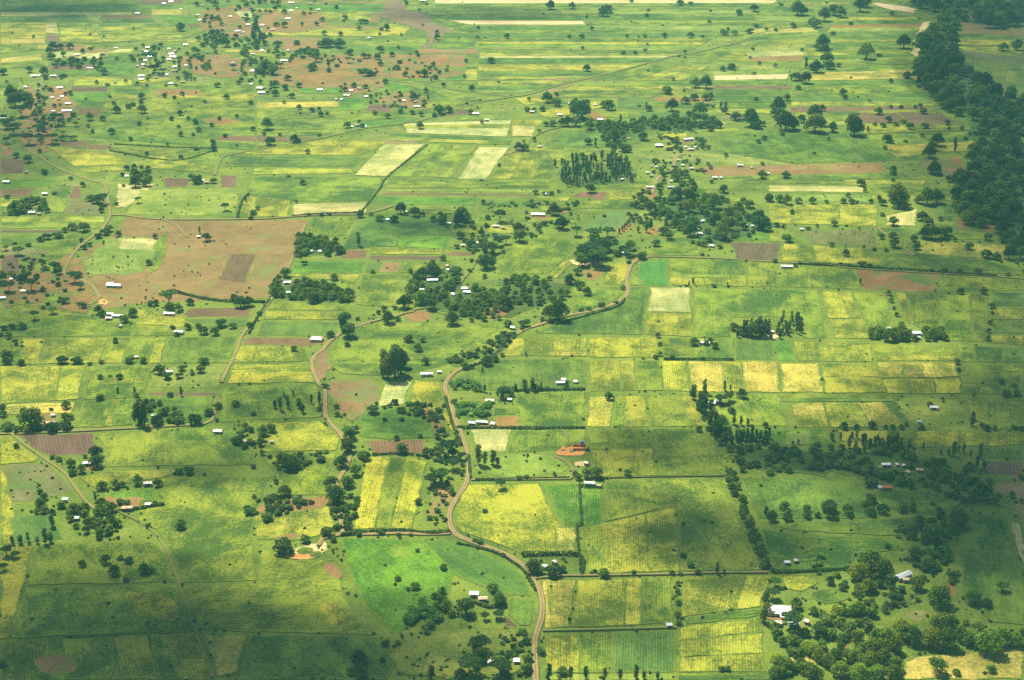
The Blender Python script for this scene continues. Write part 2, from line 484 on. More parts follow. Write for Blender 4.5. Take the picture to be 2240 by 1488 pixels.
# r round broadleaf, a flat acacia, c slender upright, b shrub, e tall eucalyptus clump
TREES = """
A1 r 1520 215 105 690 535 75 960 605 115 890 510 100 1210 590 110 1270 585 80 1060 660 62 310 90 60 370 85 90 440 95 60 330 40 60
A1 a 60 450 110 130 465 80 30 570 80
A1 b 1080 505 90 990 300 48 1240 205 60 1010 480 70 830 305 70 2090 95 110 20 1370 90
A1 c 105 350 50 175 345 55 240 330 42 315 340 40 385 345 62 430 330 60 440 205 60 970 225 45
A2 r 1190 650 65 1335 720 90 1275 735 45 1390 840 70 1560 760 90 1560 870 120 1600 900 120 1760 930 160 2040 850 130 1990 740 110 1880 1330 150 1850 1240 110 2060 1380 80 1640 950 80 870 1350 150 880 1470 130 800 1440 100 1060 1330 60 1720 1490 120
A2 r 2110 1300 60 1850 1395 80 1500 800 70
A2 a 1880 1245 180 2040 970 100 1920 980 80 1790 1430 200 2050 1440 190
A2 b 90 150 120 230 420 190 300 420 60 590 270 130 680 220 80 1570 560 80 1355 410 50 1500 250 55 1580 150 60 1195 275 50 1300 275 50 650 325 70 420 330 100 240 330 80 860 280 60 1050 255 90 1090 1200 80 1190 1190 60 10 90 40 1840 330 60 1440 80 40 750 60 70 1920 80 60 1880 345 70
A2 c 1470 1480 80
A3 r 770 620 110 695 590 55 665 600 35 1020 600 48 1435 185 38 1610 160 40 1680 175 38 1340 600 60 1415 605 45 1560 600 60 2120 540 60 1760 1410 70 1810 1410 60 180 580 140 130 1330 90 120 1420 110
A3 r 1395 690 55 1390 760 55 1395 850 60 1390 960 70 1400 1020 65 1985 180 50 2060 300 70 2100 380 60
A3 c 1720 600 42 1780 600 30 2130 100 50 310 1480 70 620 1480 60 780 1488 50 905 1488 55 1040 1485 60 1105 1480 50 1220 1480 45 490 1488 60
A3 b 340 610 160 420 580 90 90 1100 90 130 1180 80 240 1260 90 1440 460 70 1500 540 80 420 1440 120 220 590 120 1940 40 60
A4 r 30 150 110 160 140 100 325 125 80 415 120 60 520 120 120 680 110 90 860 100 100 960 85 110 1130 75 90 1215 70 60 285 385 40 1000 380 60 1430 135 50 1375 195 100 1590 190 190 1170 300 50 1220 300 80 1380 320 190 1290 185 45
A4 r 760 640 180 860 560 220 960 620 190 840 740 140 930 700 90 1250 720 140 1010 670 100 1410 780 100 1430 850 215 1540 640 110 1500 480 100 1340 540 130 1230 480 140 1715 835 150 1835 870 105 1045 865 72 1250 825 48 240 880 110 380 930 90 620 730 80 520 680 90 1545 680 60
A4 r 430 1060 100 520 1130 110 250 1200 100 180 1260 70 450 1215 95 610 1225 80 700 1100 110 820 1040 110 560 990 90 460 960 80 740 930 110 880 950 100 980 915 80 1420 1420 160 1580 1445 72 1870 1420 95 1660 1020 80 2150 1110 100 1620 1270 60 400 1120 100 120 1190 90 60 1080 110
A4 r 1120 1120 190 1220 1180 170 1380 1200 200 1500 1210 200 1700 1180 170 1850 1245 260 1760 1150 200 1950 1180 200 2070 1190 150 1450 1060 200 1540 1050 140 1630 1150 150 1000 1200 190 900 1160 140 1050 1250 160 880 1280 180 960 1370 200 850 1380 160 1060 1400 150 700 1400 140 600 1450 160 760 1480 180 900 1488 180 1030 1480 150 540 1400 110 380 1480 170 150 1400 150 300 1420 120 60 1470 130 210 1400 100 450 1340 90
A4 a 200 1062 190 1080 280 70 860 740 110 1960 740 110 440 1120 130 40 800 120 60 700 100
A4 b 580 620 70 430 600 50 1270 1275 50 640 700 80 760 770 80 700 900 70 40 580 60 20 940 90 680 60 60 1040 740 90
A4 e -20 880 90 -30 1000 110
B1 r 60 190 110 60 220 90 185 230 80 140 65 40 270 760 230 205 640 75 30 670 80 570 600 90 560 700 80 610 690 60 70 770 90 860 350 60 1025 350 75 860 530 85 1170 505 60 1460 500 65 1350 740 120 1410 660 90 1490 690 80 1870 600 80 1795 660 90 2020 580 80 140 940 55 830 1100 130 820 1010 130 700 1150 90 610 1100 90 730 1020 50 1180 1250 100 1350 1270 90 880 1290 110 990 1280 90 1050 1270 60 345 1330 60 380 1380 80 350 1440 110 1370 300 110 1560 275 80 1720 290 90 2170 660 60 1110 210 90 1230 210 70 1150 170 50 2150 800 70 2100 780 80
B1 c 1010 470 30 1155 470 35 1555 495 35 1185 730 95 1240 750 100 820 1400 40 1200 690 60 1145 690 40
B1 b 990 45 55 190 75 40 540 215 110 660 215 110 770 230 60 870 215 60 945 330 40 1430 350 90 1530 340 80 1740 215 110 440 620 50 60 790 120 150 800 100 330 790 110 450 790 140 570 780 120 1540 730 120 1680 730 140 1860 710 50 620 1170 90 450 1030 60 510 1050 70 1540 1160 80 1620 1160 100 2100 940 80 2060 840 90 2030 905 120 2150 905 90 1030 1420 80 1090 1420 70 1330 1420 60 20 600 70 1650 310 60
B1 r 960 1480 100 880 1450 90 530 1450 90 2170 1110 60 2180 1370 50 2120 1480 80
B2 e 1130 345 150 1190 330 160 1240 300 140 1100 270 110 1270 250 110 1200 230 120 1090 330 80
B2 r 325 110 65 1385 110 85 1310 20 80 1450 225 75 780 70 60 1790 260 85 1975 230 110 2050 200 80 1845 260 60 2110 155 50 1710 165 40 800 865 110 785 975 130 735 1100 120 855 1170 110 790 1270 120 640 1280 140 690 1410 170 250 1350 120 1250 980 115 1230 630 55 1100 710 50 1460 1010 90 1555 1020 80 1405 850 50 855 800 75 290 1120 160 220 1050 100 360 1110 110 695 665 55 1205 870 60 130 800 100 60 830 120 40 920 80 55 1000 60 170 1240 50 2120 510 130 2180 490 80 740 1480 70
B2 r 545 620 55 1700 560 70 1770 1060 1 940 1040 100 900 1020 80 690 600 60
B2 a 800 850 115 1650 1010 170 1690 1120 130 1500 1260 130 1590 1240 150 1540 1230 110 790 960 120 1760 1040 90 1690 1030 100 2100 1290 100
B2 b 1380 665 70 1390 1420 80 120 1400 100 1610 590 60 1430 590 60 600 430 70 760 660 40 1000 640 120 1440 690 50 1490 690 70 1540 770 50 1250 710 60 350 1400 90 410 1420 80 20 1400 60 560 1060 90
B2 c 1940 290 28 320 490 28 165 600 45 210 620 50 275 600 45 370 600 60 475 560 35 400 640 55 545 560 45 240 500 25 1905 1080 75 1960 1090 60 2030 1080 80 2070 1090 50 1920 450 30 1960 460 35
B3 r 830 525 85 1370 180 60 1545 490 70 1600 800 70 1970 510 105 1880 640 75 1790 765 140 1560 60 100 1740 90 70 1700 40 60 2170 760 60 990 1180 80 570 1210 80 640 1190 100 720 1190 120 540 1180 60 1270 60 50 1270 150 50 1595 620 50 1640 700 50 1680 790 60 1900 1270 60 1860 1170 90 1980 1400 80 1230 175 50 2130 1270 40
B3 c 1650 460 45 1820 450 35 1870 450 30 2030 930 35 120 150 28 250 420 22 175 450 50 110 450 60 200 450 45 30 450 40 1550 520 70 1900 740 45 1960 745 35 2020 745 40 1590 600 40
B3 a 1790 560 120 1860 540 90
B3 b 60 1210 60 120 1200 70 1690 500 60 1620 500 60 1660 60 70 470 430 60 300 440 60 240 445 70 600 770 30 610 700 40 1800 570 40 1990 1480 100 650 960 50 460 390 60
B4 r 1620 220 65 1630 280 55 1995 390 60 1835 390 30 2040 500 90 2125 490 70 650 780 85 760 780 60 890 770 80 1005 775 45 1065 775 60 1140 780 65 1185 750 40 1320 780 55 1830 760 50 1870 790 80 1940 785 50 2110 780 60 2170 790 70 1385 580 60 1665 1400 80 1780 1370 110 1860 1340 60 1935 1420 90 860 1480 120 880 1400 110 140 1470 100 330 1480 80 520 1480 140 680 1480 90 1160 1470 80 1240 1440 60 1410 1430 50 1460 1480 60 2170 1410 50 2170 1210 60 2110 420 60
B4 c 1745 750 60 1755 700 50 60 1000 35 260 910 30 1330 950 32 1480 990 28 1545 1000 35 1630 970 28 1735 1020 30 1815 1030 55 1590 1010 60 1675 980 35 1210 920 40 1785 1110 50 1850 1130 50
C1 r 385 45 60 605 90 50 710 150 55 1050 60 50 1150 65 90 1160 155 130 1250 145 100 1015 575 60 1330 595 55 1275 820 75 700 625 45 1770 615 95 715 1190 75 845 1240 90 880 1265 80 1140 1260 90 1070 1310 80 1045 1290 60 190 1370 90 105 1370 75 75 1450 75 10 1430 50 370 1200 50 100 1150 45 1515 1430 60 1630 1160 80 1335 1165 70 1290 1170 60 1530 1220 80 1745 1410 90 1840 1420 90 1610 1370 70 1700 1360 60 2140 1360 70 2060 1180 120 2130 1170 100 2010 1130 80 780 270 90 830 290 110 870 370 60 1640 90 60 1830 120 70 1690 120 110 2170 390 70 1455 1210 100 990 1480 50 205 860 50 320 930 50 370 1050 60
C1 a 880 300 140 1185 290 75 470 870 120 500 900 100 640 970 120 690 1030 80 270 1040 130 80 1050 120 1450 1160 160 480 870 110 1930 355 100 450 1240 90 300 1290 90 230 950 90 160 740 130 50 700 70
C1 c 2105 280 30 1710 545 30
C1 b 245 665 70 130 645 50 770 660 60 720 685 90 290 785 50 680 1165 60 550 1150 90 100 930 90 20 960 90 190 950 110 670 930 90 560 540 90 620 520 120 720 530 150 500 590 130 400 600 110 350 620 90 900 560 120 940 530 110 840 590 100 30 1000 80 60 250 80 1040 1110 30 1890 1350 110 2000 1360 80 1480 1370 60 1120 1330 40 370 270 60 470 220 50 1060 150 40 2150 430 60 850 580 50 1000 310 50 130 1480 50 40 1380 70
C2 r 400 135 65 345 290 35 895 415 75 985 400 50 1060 445 85 1240 380 120 1360 405 110 1185 455 90 1430 405 50 1520 450 70 1580 400 60 1590 470 90 1760 430 150 1740 480 130 1800 450 110 1945 300 50 1855 570 50 1985 430 60 1970 500 50 1745 590 90 1940 660 100 1960 930 50 1000 890 50 1325 890 45 255 920 110 420 980 90 670 950 70 800 1090 110 490 1140 120 2130 1190 130 1270 1190 130 1410 1150 140 1500 1200 120 1130 1320 120 1210 1300 70 1310 1480 95 1680 1330 130 760 1320 120 790 1430 130 1690 910 110 1720 900 100 1530 930 140 1430 930 120 1510 890 130 1960 850 160 2000 840 130 2020 720 130 1340 1070 110 1050 1240 50 1100 1220 70 640 1440 80 1430 1480 60 2160 1350 80 1700 1200 110 1930 550 50 2180 470 40 1840 660 100
C2 a 1980 710 140 2070 660 110 790 1440 140 2140 640 110 1300 850 1 2090 450 140
C2 b 280 70 45 410 820 80 450 400 50 560 400 50 630 395 50 740 1330 80 870 1290 60 1720 680 80 1880 690 110 1600 780 90 1610 1100 90 1290 400 40 15 350 70 2090 600 90 750 720 60 1830 880 60 30 1250 60 2130 1060 90 2030 410 35 1190 1200 60 1930 105 40
C2 c 880 660 60 1620 490 60 1930 560 40
C3 r 670 200 105 65 620 150 60 550 130 360 390 120 425 510 120 400 500 90 265 475 45 225 525 60 1260 170 70 1395 100 90 1540 130 60 1810 200 85 1185 380 130 1065 330 70 1520 370 130 1450 340 90 1980 290 70 2030 330 100 1600 650 60 1235 660 90 1010 690 110 880 640 70 700 620 110 600 830 130 580 780 120 640 740 120 820 700 110 780 760 140 700 810 160 400 1290 190 330 1290 150 1710 120 45 490 980 100 950 1030 50 640 1080 90 1640 660 60 1550 640 45 1800 600 150 1860 520 120 2110 510 130 2160 520 130 2110 440 120 1980 520 90 1940 340 80 1850 440 140 1730 340 140 1700 270 100 1510 270 120 1420 250 120 1360 300 90 1570 260 90 1640 380 110 1740 480 120 1560 500 120 1530 570 140 2005 795 30 2190 260 60 1250 1440 55 1120 200 50 1410 430 70 1300 560 110 1340 600 90 2140 80 100 1110 770 100 2140 1430 140 1980 1420 110 2060 1430 130 1900 1380 100 2180 1380 80 2110 1370 110
C3 a 780 690 170 700 760 200 620 770 160 740 830 200 550 570 110 780 680 120 870 690 1 700 600 150 820 580 130 990 750 100
C3 c 755 540 30 1290 60 30 920 550 30 945 530 30 965 510 30 985 490 30 1005 470 28 1150 540 50 1190 510 40 1080 540 40 1550 980 35 1845 1000 22 1515 1010 28 1320 520 60
C3 b 790 410 45 400 200 45 190 320 50 1170 210 60 100 1350 120 260 1300 60 550 300 70 660 920 60 960 720 120 900 740 100 560 900 100 890 1150 60 760 1180 80 1000 810 60 1630 740 50 1780 680 60 1440 1010 30 1490 1005 40 1730 1010 60 1850 1010 40 590 1220 60 660 1210 60 280 220 60 200 215 70 340 220 60 480 350 60
C4 r 150 75 90 160 300 95 100 280 90 10 275 80 380 295 75 260 290 80 645 290 70 685 240 50 715 295 75 830 195 40 950 260 50 880 295 50 205 385 52 565 485 70 545 665 60 665 745 72 820 670 32 910 700 45 1010 710 45 970 600 60 1070 590 85 1080 670 100 975 400 50 795 145 90 1115 320 190 1100 280 180 1070 480 100 1320 440 110 1290 290 90 1360 300 160 1440 290 140 1550 110 80 1420 40 130 1475 440 60 1270 690 80 1250 620 80 1400 600 150 1480 590 130 1340 590 120 1370 480 110 1530 570 110 1600 620 50 1720 690 90 1870 760 110 1955 775 90 2060 770 120 2160 770 130 2100 700 130 1650 1070 75 1845 1070 75 1035 1080 55 1055 1140 55 1080 1200 38 1100 1260 50 1145 1400 90 1140 1350 70 880 1390 60 1915 1190 75 1920 1240 40 1900 1330 50 1890 1400 50 1885 1470 55 235 840 45 2055 910 50 420 500 40 1070 105 40 1070 50 60 5 500 60 960 1430 110 1030 1470 120 1150 1460 120 1080 1420 90 1400 1440 100 1360 1420 80 1250 1470 70 1880 610 80 170 620 90 140 600 60
C4 c 790 985 28 1600 270 32 130 1290 35 200 1300 35 260 1310 35
C4 b 70 490 80 130 500 60 500 290 50 765 290 40 620 820 50 690 830 50 800 835 100 870 840 60 1550 1070 30 1410 700 30 1490 660 30 2130 810 50 1995 800 40 980 310 90 1400 880 60 1520 885 70 1640 890 70 1800 895 90 340 520 60 670 490 40 60 800 50
D1 r 775 305 32 290 325 32 1145 250 26 890 322 28 105 290 22 1000 515 42 240 1330 1 30 640 80 250 620 70 380 640 90 1080 710 40 830 720 45 890 640 80 160 780 1 940 840 40 975 900 50 740 860 28 1215 850 70 1210 890 50 1000 970 80 1220 970 90 770 1030 75 880 1035 60 755 1090 42 1265 1025 32 1470 1035 50 1195 1075 50 955 1150 75 795 1145 42 1120 1205 45 1435 1250 42 1260 1330 42 1550 1355 50 1830 1295 65 1825 1240 60 2030 1255 30 1930 1180 45 1550 1170 52 1700 1130 60 1655 1165 35 1530 1095 45 1545 990 60 1615 1030 45 1675 1065 60 1815 1085 55 1880 1030 45 2030 1005 40 1640 920 30 1755 885 42 1495 850 45 1560 820 45 1410 835 50 1680 800 25 1865 750 70 1940 850 60 2150 895 55 2170 1120 60 1935 400 95 2025 400 55 1665 435 60 1740 400 60 1550 265 90 1140 910 60 1100 930 60 1580 645 50 1635 685 50 1845 640 30 1640 500 40 1850 460 35 1700 510 60 2085 470 60 1555 60 1 1840 50 70 1340 1290 1 240 1390 90 140 1350 70 550 375 22 1020 340 1 710 460 50 550 560 60 620 530 70 425 460 80 460 430 90 520 420 70 600 420 70 430 510 60 665 540 60
D1 r 130 910 170 220 900 140 100 860 150 180 830 100 240 880 120
D1 a 180 1000 170 250 1240 170 450 1230 140 60 1100 160 120 1150 170 30 1050 100 60 1230 90 550 1280 1 340 1160 150 1290 560 180 1380 590 120 2000 600 80 500 1070 150
D1 c 615 1020 30 1700 230 1 1590 960 14 1810 940 12 1575 835 30
D1 b 1530 890 30 1300 1200 25 920 735 50 990 720 30 60 710 40 780 430 60 1680 1290 60 340 1305 70 380 1480 60 560 660 60
D2 r 690 75 45 765 165 65 750 190 35 570 185 60 520 220 45 175 225 60 245 235 65 395 220 35 885 260 55 1120 265 70 1075 265 50 1060 305 35 1245 305 30 350 385 65 585 300 60 725 305 55 600 405 110 560 405 80 645 400 80 720 410 110 690 400 80 1220 420 42 805 470 80 925 500 70 965 500 60 1065 450 80 1040 510 70 1165 485 55 1375 460 45 1390 490 40 1550 340 60 1550 290 45 1905 250 40 1895 330 40 2150 330 55 1800 535 45 2015 540 75 1065 565 60 1205 600 70 1520 570 50 1490 600 50 1385 635 45 1280 655 55 1440 660 80 1535 680 60 1635 615 42 1785 670 42 1570 635 45 625 620 50 485 600 90 275 690 75 160 745 95 370 750 65 250 770 60 1110 715 65 1455 795 60 1850 780 65 1605 745 50 765 785 55 840 750 60 940 760 60 985 840 45 165 820 80 310 840 70 240 890 42 370 940 55 380 980 32 480 960 52 540 940 35 555 1000 60 610 985 40 1020 985 58 1130 1015 60 1405 1105 70 1415 995 55 1240 970 60 1935 1060 45 1840 980 60 1570 975 110 1650 965 80 95 1110 130 70 1160 45 205 1165 40 545 1175 50 330 1220 90 360 1220 60 125 1245 110 445 1315 60 785 1095 70 910 1090 60 885 1060 40 1245 830 40 1350 860 80 1440 890 60 1435 920 40 1920 870 28 1900 930 30 2085 1430 38 1805 900 35 1340 980 60 250 590 1 70 620 120 150 640 110 30 630 100 180 400 80
D2 a 210 585 75 470 610 80 250 770 80 1440 655 90 510 530 120 790 540 80 1820 560 1
D2 c 620 580 40 1500 700 25 1475 860 30
D2 b 500 20 35 600 40 35 1400 95 40 1460 40 40 1430 220 40 900 200 90 940 200 80 2080 710 35 1740 330 30 1965 330 25 960 650 130 1000 650 90 900 630 90 690 575 70 890 530 50 1320 470 30 1230 545 60 570 720 30 1040 720 40 820 975 30 1530 1000 60 200 380 60 1290 40 50 1280 10 40 1130 360 30 30 30 50 420 450 90
D3 r 330 80 90 515 75 75 1170 100 35 815 110 110 780 140 100 640 155 35 685 260 50 1155 145 50 2075 100 95 1945 130 65 1690 195 40 2090 240 55 2180 260 40 1850 260 40 1440 45 75 1305 325 65 1530 325 75 600 330 55 490 330 45 985 325 38 1160 390 30 605 425 40 1055 465 48 1480 455 38 1480 500 30 640 610 72 1165 615 28 1380 690 38 1880 598 85 1805 610 60 2075 640 45 2060 430 38 2120 560 40 1475 785 28 1325 800 95 1335 810 75 1570 750 100 1660 755 120 1560 860 80 1660 860 90 1700 850 70 1485 890 90 2090 860 50 380 820 48 145 865 42 300 880 110 380 910 100 1610 990 140 2045 1080 170 2090 1100 110 650 1240 80 1120 1200 100 870 1220 130 960 1300 90 235 1135 45 290 1080 60 350 1080 70 430 1080 90 190 1210 50 1830 1340 50 2145 1415 45 2160 1200 60 2110 1230 50 830 940 110 790 920 80 660 1110 110 750 1100 90 550 1080 110 600 1020 180 560 1000 160 540 950 120 480 1080 100 130 955 60 190 955 50 260 955 60 60 1290 90 110 1290 80 990 1420 50 600 1360 70 860 1320 40 640 900 60
D3 r 1370 950 120 1170 950 70 2150 1080 60 1910 1030 90 1810 960 60 1940 1020 60
D3 c 715 1260 35 1790 930 40 1830 970 60 930 1060 35 890 1400 28 935 1395 25 965 1385 22 1440 1250 1 700 1370 45 770 1370 45 545 1410 28 1150 920 25
D3 b 1020 190 25 1290 225 28 1140 440 50 950 465 60 1630 325 45 2040 500 35 1080 355 25 1430 490 30 270 125 30 1085 320 30 1140 320 50 1820 300 100 1910 300 80 2020 290 80 2040 280 70 1840 45 1 1700 100 40 1090 915 40 900 130 25 1720 920 50 1670 910 50 100 1220 40 1530 40 50 1025 20 50 1600 1210 40 2080 1170 30 1520 1340 30
D4 r 480 180 120 410 230 110 380 210 90 250 130 140 300 130 110 620 150 110 560 130 120 790 100 140 820 60 130 710 215 48 215 240 65 405 255 50 1062 130 50 65 270 45 465 420 135 415 435 80 1160 415 140 840 505 160 290 440 50 500 560 130 520 590 110 605 575 55 480 480 120 240 690 110 320 715 120 415 620 120 380 600 100 260 770 60 65 575 40 1050 710 50 710 675 30 640 820 80 655 850 60 90 960 150 60 1000 110 165 860 70 150 1110 200 220 1110 110 110 1050 130 285 1050 85 400 1130 200 460 1080 100 400 1020 140 460 950 75 740 1160 180 720 1100 150 550 1130 100 945 980 90 915 1080 45 1030 1050 70 1160 1060 60 1215 1110 80 1330 975 75 1300 920 50 1535 1070 60 1550 1115 35 1660 1115 45 1250 1000 1 1140 935 50 1050 930 45 1260 930 45 870 870 30 1000 1280 55 1020 1220 100 1050 1230 60 395 1320 35 520 1205 40 125 1165 50 1320 1175 50 1380 1350 130 1450 1250 130 1400 1290 110 1725 1160 45 1770 1160 45 1690 1200 50 1070 1480 80 1390 1480 70 1450 1480 80 2015 435 100 2130 430 110 1390 650 1 1195 670 80 1180 670 60 1310 690 50
D4 c 325 590 40 1600 1240 40 1600 1300 40 855 1130 35 1660 90 1 200 690 28
D4 b 225 940 22 770 835 30 730 800 25 545 780 25 1030 790 25 950 490 60 770 985 30 560 300 60 1250 390 45 1150 1250 1 1180 1220 50 1290 750 60 1300 690 60 990 1090 70 1350 1100 90 1100 1080 70 110 50 60 500 30 40
"""
# woods and groves: outline, how many, spread range, kind letter, name
WOODS = [
 ("r",130,22,42,"2015 105 2060 60 2040 20 2060 5 2095 30 2090 95 2110 160 2170 200 2250 215 2250 560 2190 530 2160 450 2120 400 2120 340 2150 290 2090 250 2035 235 2020 190 1998 170","the dark wood along the right edge"),
 ("r",24,22,34,"1960 0 2240 -12 2240 60 2180 60 2090 45 2060 35 2000 25","the dark wood in the top right corner"),
 ("r",20,26,38,"2150 15 2240 18 2240 58 2160 62","the round clump above the tan pasture at top right"),
 ("r",24,24,36,"2090 395 2130 400 2160 460 2150 500 2110 490 2090 450","the dark clump at the lower end of the right-hand wood"),
 ("r",44,16,26,"1740 985 1960 975 2010 1000 2130 1010 2140 1060 1900 1065 1880 1030 1760 1030","the long grove around the hidden farmstead at right"),
 ("r",26,18,28,"1565 965 1740 990 1870 1000 1890 1035 1740 1040 1620 1035","the leafy grove left of the hidden farmstead"),
 ("r",20,14,22,"1900 1040 2140 1050 2240 1080 2200 1110 1960 1075","the loose scrubby trees below the long grove"),
 ("c",34,8,12,"1568 950 1680 955 1690 975 1580 975","the line of upright saplings above the leafy grove"),
 ("c",26,8,12,"1800 950 1900 955 2010 975 1990 1000 1860 990","the thin trees at the top of the long grove"),
 ("c",100,7,10,"1212 358 1260 350 1370 350 1395 400 1350 408 1240 410 1215 385","the dense eucalyptus plantation above the ploughed strip"),
 ("r",18,11,18,"1398 285 1500 248 1562 262 1578 282 1500 285","the tall dark eucalyptus grove behind the farmhouses"),
 ("r",26,14,22,"1378 262 1560 262 1578 286 1390 286","the broad grove in front of the eucalyptus"),
 ("r",18,12,18,"1320 270 1400 268 1400 292 1300 290","the hedge of trees left of the broad grove"),
 ("r",26,14,22,"650 520 740 530 745 555 700 562 648 560","the square grove right of the bare brown field"),
 ("r",44,14,22,"604 615 700 622 760 640 775 662 690 660 590 652","the large grove below the green plots"),
 ("r",46,14,24,"905 600 960 610 1080 640 1130 660 1060 700 1010 690 940 660 890 660","the wooded homesteads left of the yellow plot"),
 ("r",30,13,20,"1105 615 1170 605 1280 620 1270 640 1200 670 1140 672 1090 660","the tall grove behind the dark round tree"),
 ("r",24,12,20,"1000 660 1100 640 1150 655 1090 700 1030 705","the grove under the twin white roofs"),
 ("c",34,8,11,"1600 715 1640 706 1755 708 1755 738 1680 742 1604 738","the square grove among the yellow fields"),
 ("r",22,14,20,"1905 722 1960 728 2060 725 2070 745 1960 748 1900 742","the trees around the three houses at right"),
 ("r",60,12,20,"1420 400 1600 440 1680 500 1640 520 1560 540 1490 510 1440 470 1420 440","the wooded hamlet right of centre"),
 ("r",24,11,17,"1385 420 1430 440 1480 470 1480 500 1400 500 1370 480","the trees at the left of the wooded hamlet"),
 ("r",16,12,18,"300 880 390 885 400 925 300 928","the homestead grove beside the dirt lane"),
 ("r",20,16,26,"140 1110 230 1105 265 1150 240 1170 160 1175","the shady homestead at lower left"),
 ("r",34,20,34,"1790 1350 1900 1330 1960 1400 1900 1460 1700 1440 1700 1392 1760 1388","the orchard below the big white roofs"),
 ("r",14,22,34,"1690 1440 1960 1430 1990 1488 1700 1488","the orchard at the bottom right"),
 ("b",20,14,24,"1860 1240 1960 1240 1980 1330 1880 1330","the bushes beside the long grey roof"),
 ("a",22,10,18,"0 265 90 250 180 270 180 320 60 330 0 300","the acacias of the village at far left"),
 ("r",36,8,14,"60 160 150 170 170 260 90 290 60 240 80 200","the trees along the village street at far left"),
 ("r",52,8,13,"280 100 420 105 470 140 450 165 400 190 300 190 290 140","the trees among the village houses at upper left"),
 ("r",50,8,14,"420 0 560 0 700 8 690 30 600 50 560 110 520 130 470 80 430 30","the trees of the village near the top edge"),
 ("r",40,8,14,"520 90 590 75 620 110 600 160 590 210 520 190 530 140","the trees of the village below it"),
 ("r",16,9,14,"600 108 700 110 720 130 640 140 600 130","the trees above the red bare ground"),
 ("b",26,7,11,"700 120 900 130 1000 150 900 175 720 160","the shrubs on the red bare ground"),
 ("b",24,8,12,"740 185 920 205 960 240 860 240 740 215","the shrubs around the small farms at upper centre"),
 ("r",16,10,15,"110 118 230 125 235 155 120 155","the trees around the grey roof at upper left"),
 ("b",26,10,17,"990 480 1100 500 1120 560 1060 600 1000 560","the scrub beside the white hip roof"),
 ("b",20,10,17,"1160 440 1260 450 1240 500 1140 530 1110 500","the scrub below the banana row"),
 ("b",16,14,22,"560 1095 660 1085 690 1100 600 1135","the scrub on the upper quarry ground"),
 ("b",22,12,20,"770 880 960 885 980 960 940 1000 960 930 860 900","the scrub between the brown plots and the straw field"),
 ("b",26,10,18,"930 990 1010 960 1015 1040 960 1150 930 1150 950 1080","the scrub between the yellow stripes and the dirt road"),
 ("b",22,12,20,"715 1100 790 1080 770 1160 740 1165","the scrub at the track junction"),
 ("b",18,10,18,"580 1000 720 990 720 1010 600 1030","the scrub across the mid-left field"),
 ("b",30,10,16,"0 560 120 560 160 640 130 680 0 650","the scrub on the eroded ground at left"),
 ("b",22,12,20,"985 805 1100 760 1150 720 1120 715 1060 760 980 790","the bushes along the dirt road's bend"),
 ("b",18,12,20,"1100 1380 1165 1390 1160 1480 1090 1480","the bushes left of the road's lower end"),
 ("r",14,18,26,"1610 1040 1660 1200 1690 1250 1670 1250 1630 1150 1590 1050","the hedgerow trees between the big fields"),
 ("c",20,10,16,"1520 880 1545 870 1580 960 1560 965","the slender hedgerow trees beside the small white house"),
 ("b",18,14,22,"1990 1200 2080 1190 2090 1260 2000 1270","the bushes above the big round tree"),
 ("r",12,18,26,"1960 1150 2080 1120 2090 1170 2000 1200","the round trees above the big round tree"),
 ("r",20,12,18,"1300 275 1330 330 1350 345 1390 330 1370 300","the small grove right of the lane"),
 ("r",14,12,18,"430 90 470 110 500 90 470 70","the trees beside the far brown plot"),
 ("c",14,7,10,"550 45 572 45 580 100 552 100","the thin trees near the top of the village"),
 ("r",12,10,15,"270 365 330 370 330 400 270 400","the grove above the straw field"),
 ("r",14,14,22,"15 455 60 440 110 448 105 470 20 474","the dark grove at the far left"),
 ("b",20,9,15,"1440 300 1540 305 1560 325 1490 335 1430 325","the shrubs around the twin farmhouses"),
 ("b",24,9,14,"1420 350 1540 350 1560 372 1500 385 1430 380","the shrubs of the small hamlet"),
 ("r",14,11,16,"1440 375 1500 378 1520 410 1440 410","the trees in the middle of the small hamlet"),
]
BANANAS = [
 (46,"997 885 1072 885 1070 914 1000 914","the bright banana plot beside the dirt road"),
 (26,"985 838 1045 832 1060 858 1000 862","the banana grove at the bend of the dirt road"),
 (26,"1062 443 1174 446 1174 454 1060 452","the banana row in the centre"),
 (44,"885 1330 960 1325 965 1360 930 1388 888 1380","the dark banana grove left of the farmhouse"),
 (12,"960 595 990 590 985 625 965 620","the bananas between the two homesteads"),
 (18,"1430 288 1500 284 1530 292 1440 296","the bananas below the tall dark grove"),
 (12,"1775 1215 1800 1220 1800 1245 1780 1245","the bright bananas at lower right"),
 (14,"2030 1195 2070 1200 2065 1225 2035 1220","the bright bananas above the long grey roof"),
 (14,"2125 278 2165 280 2165 288 2125 288","the bananas at the wood's edge"),
 (12,"1510 310 1545 320 1540 330 1515 325","the bananas beside the far farmhouses"),
]
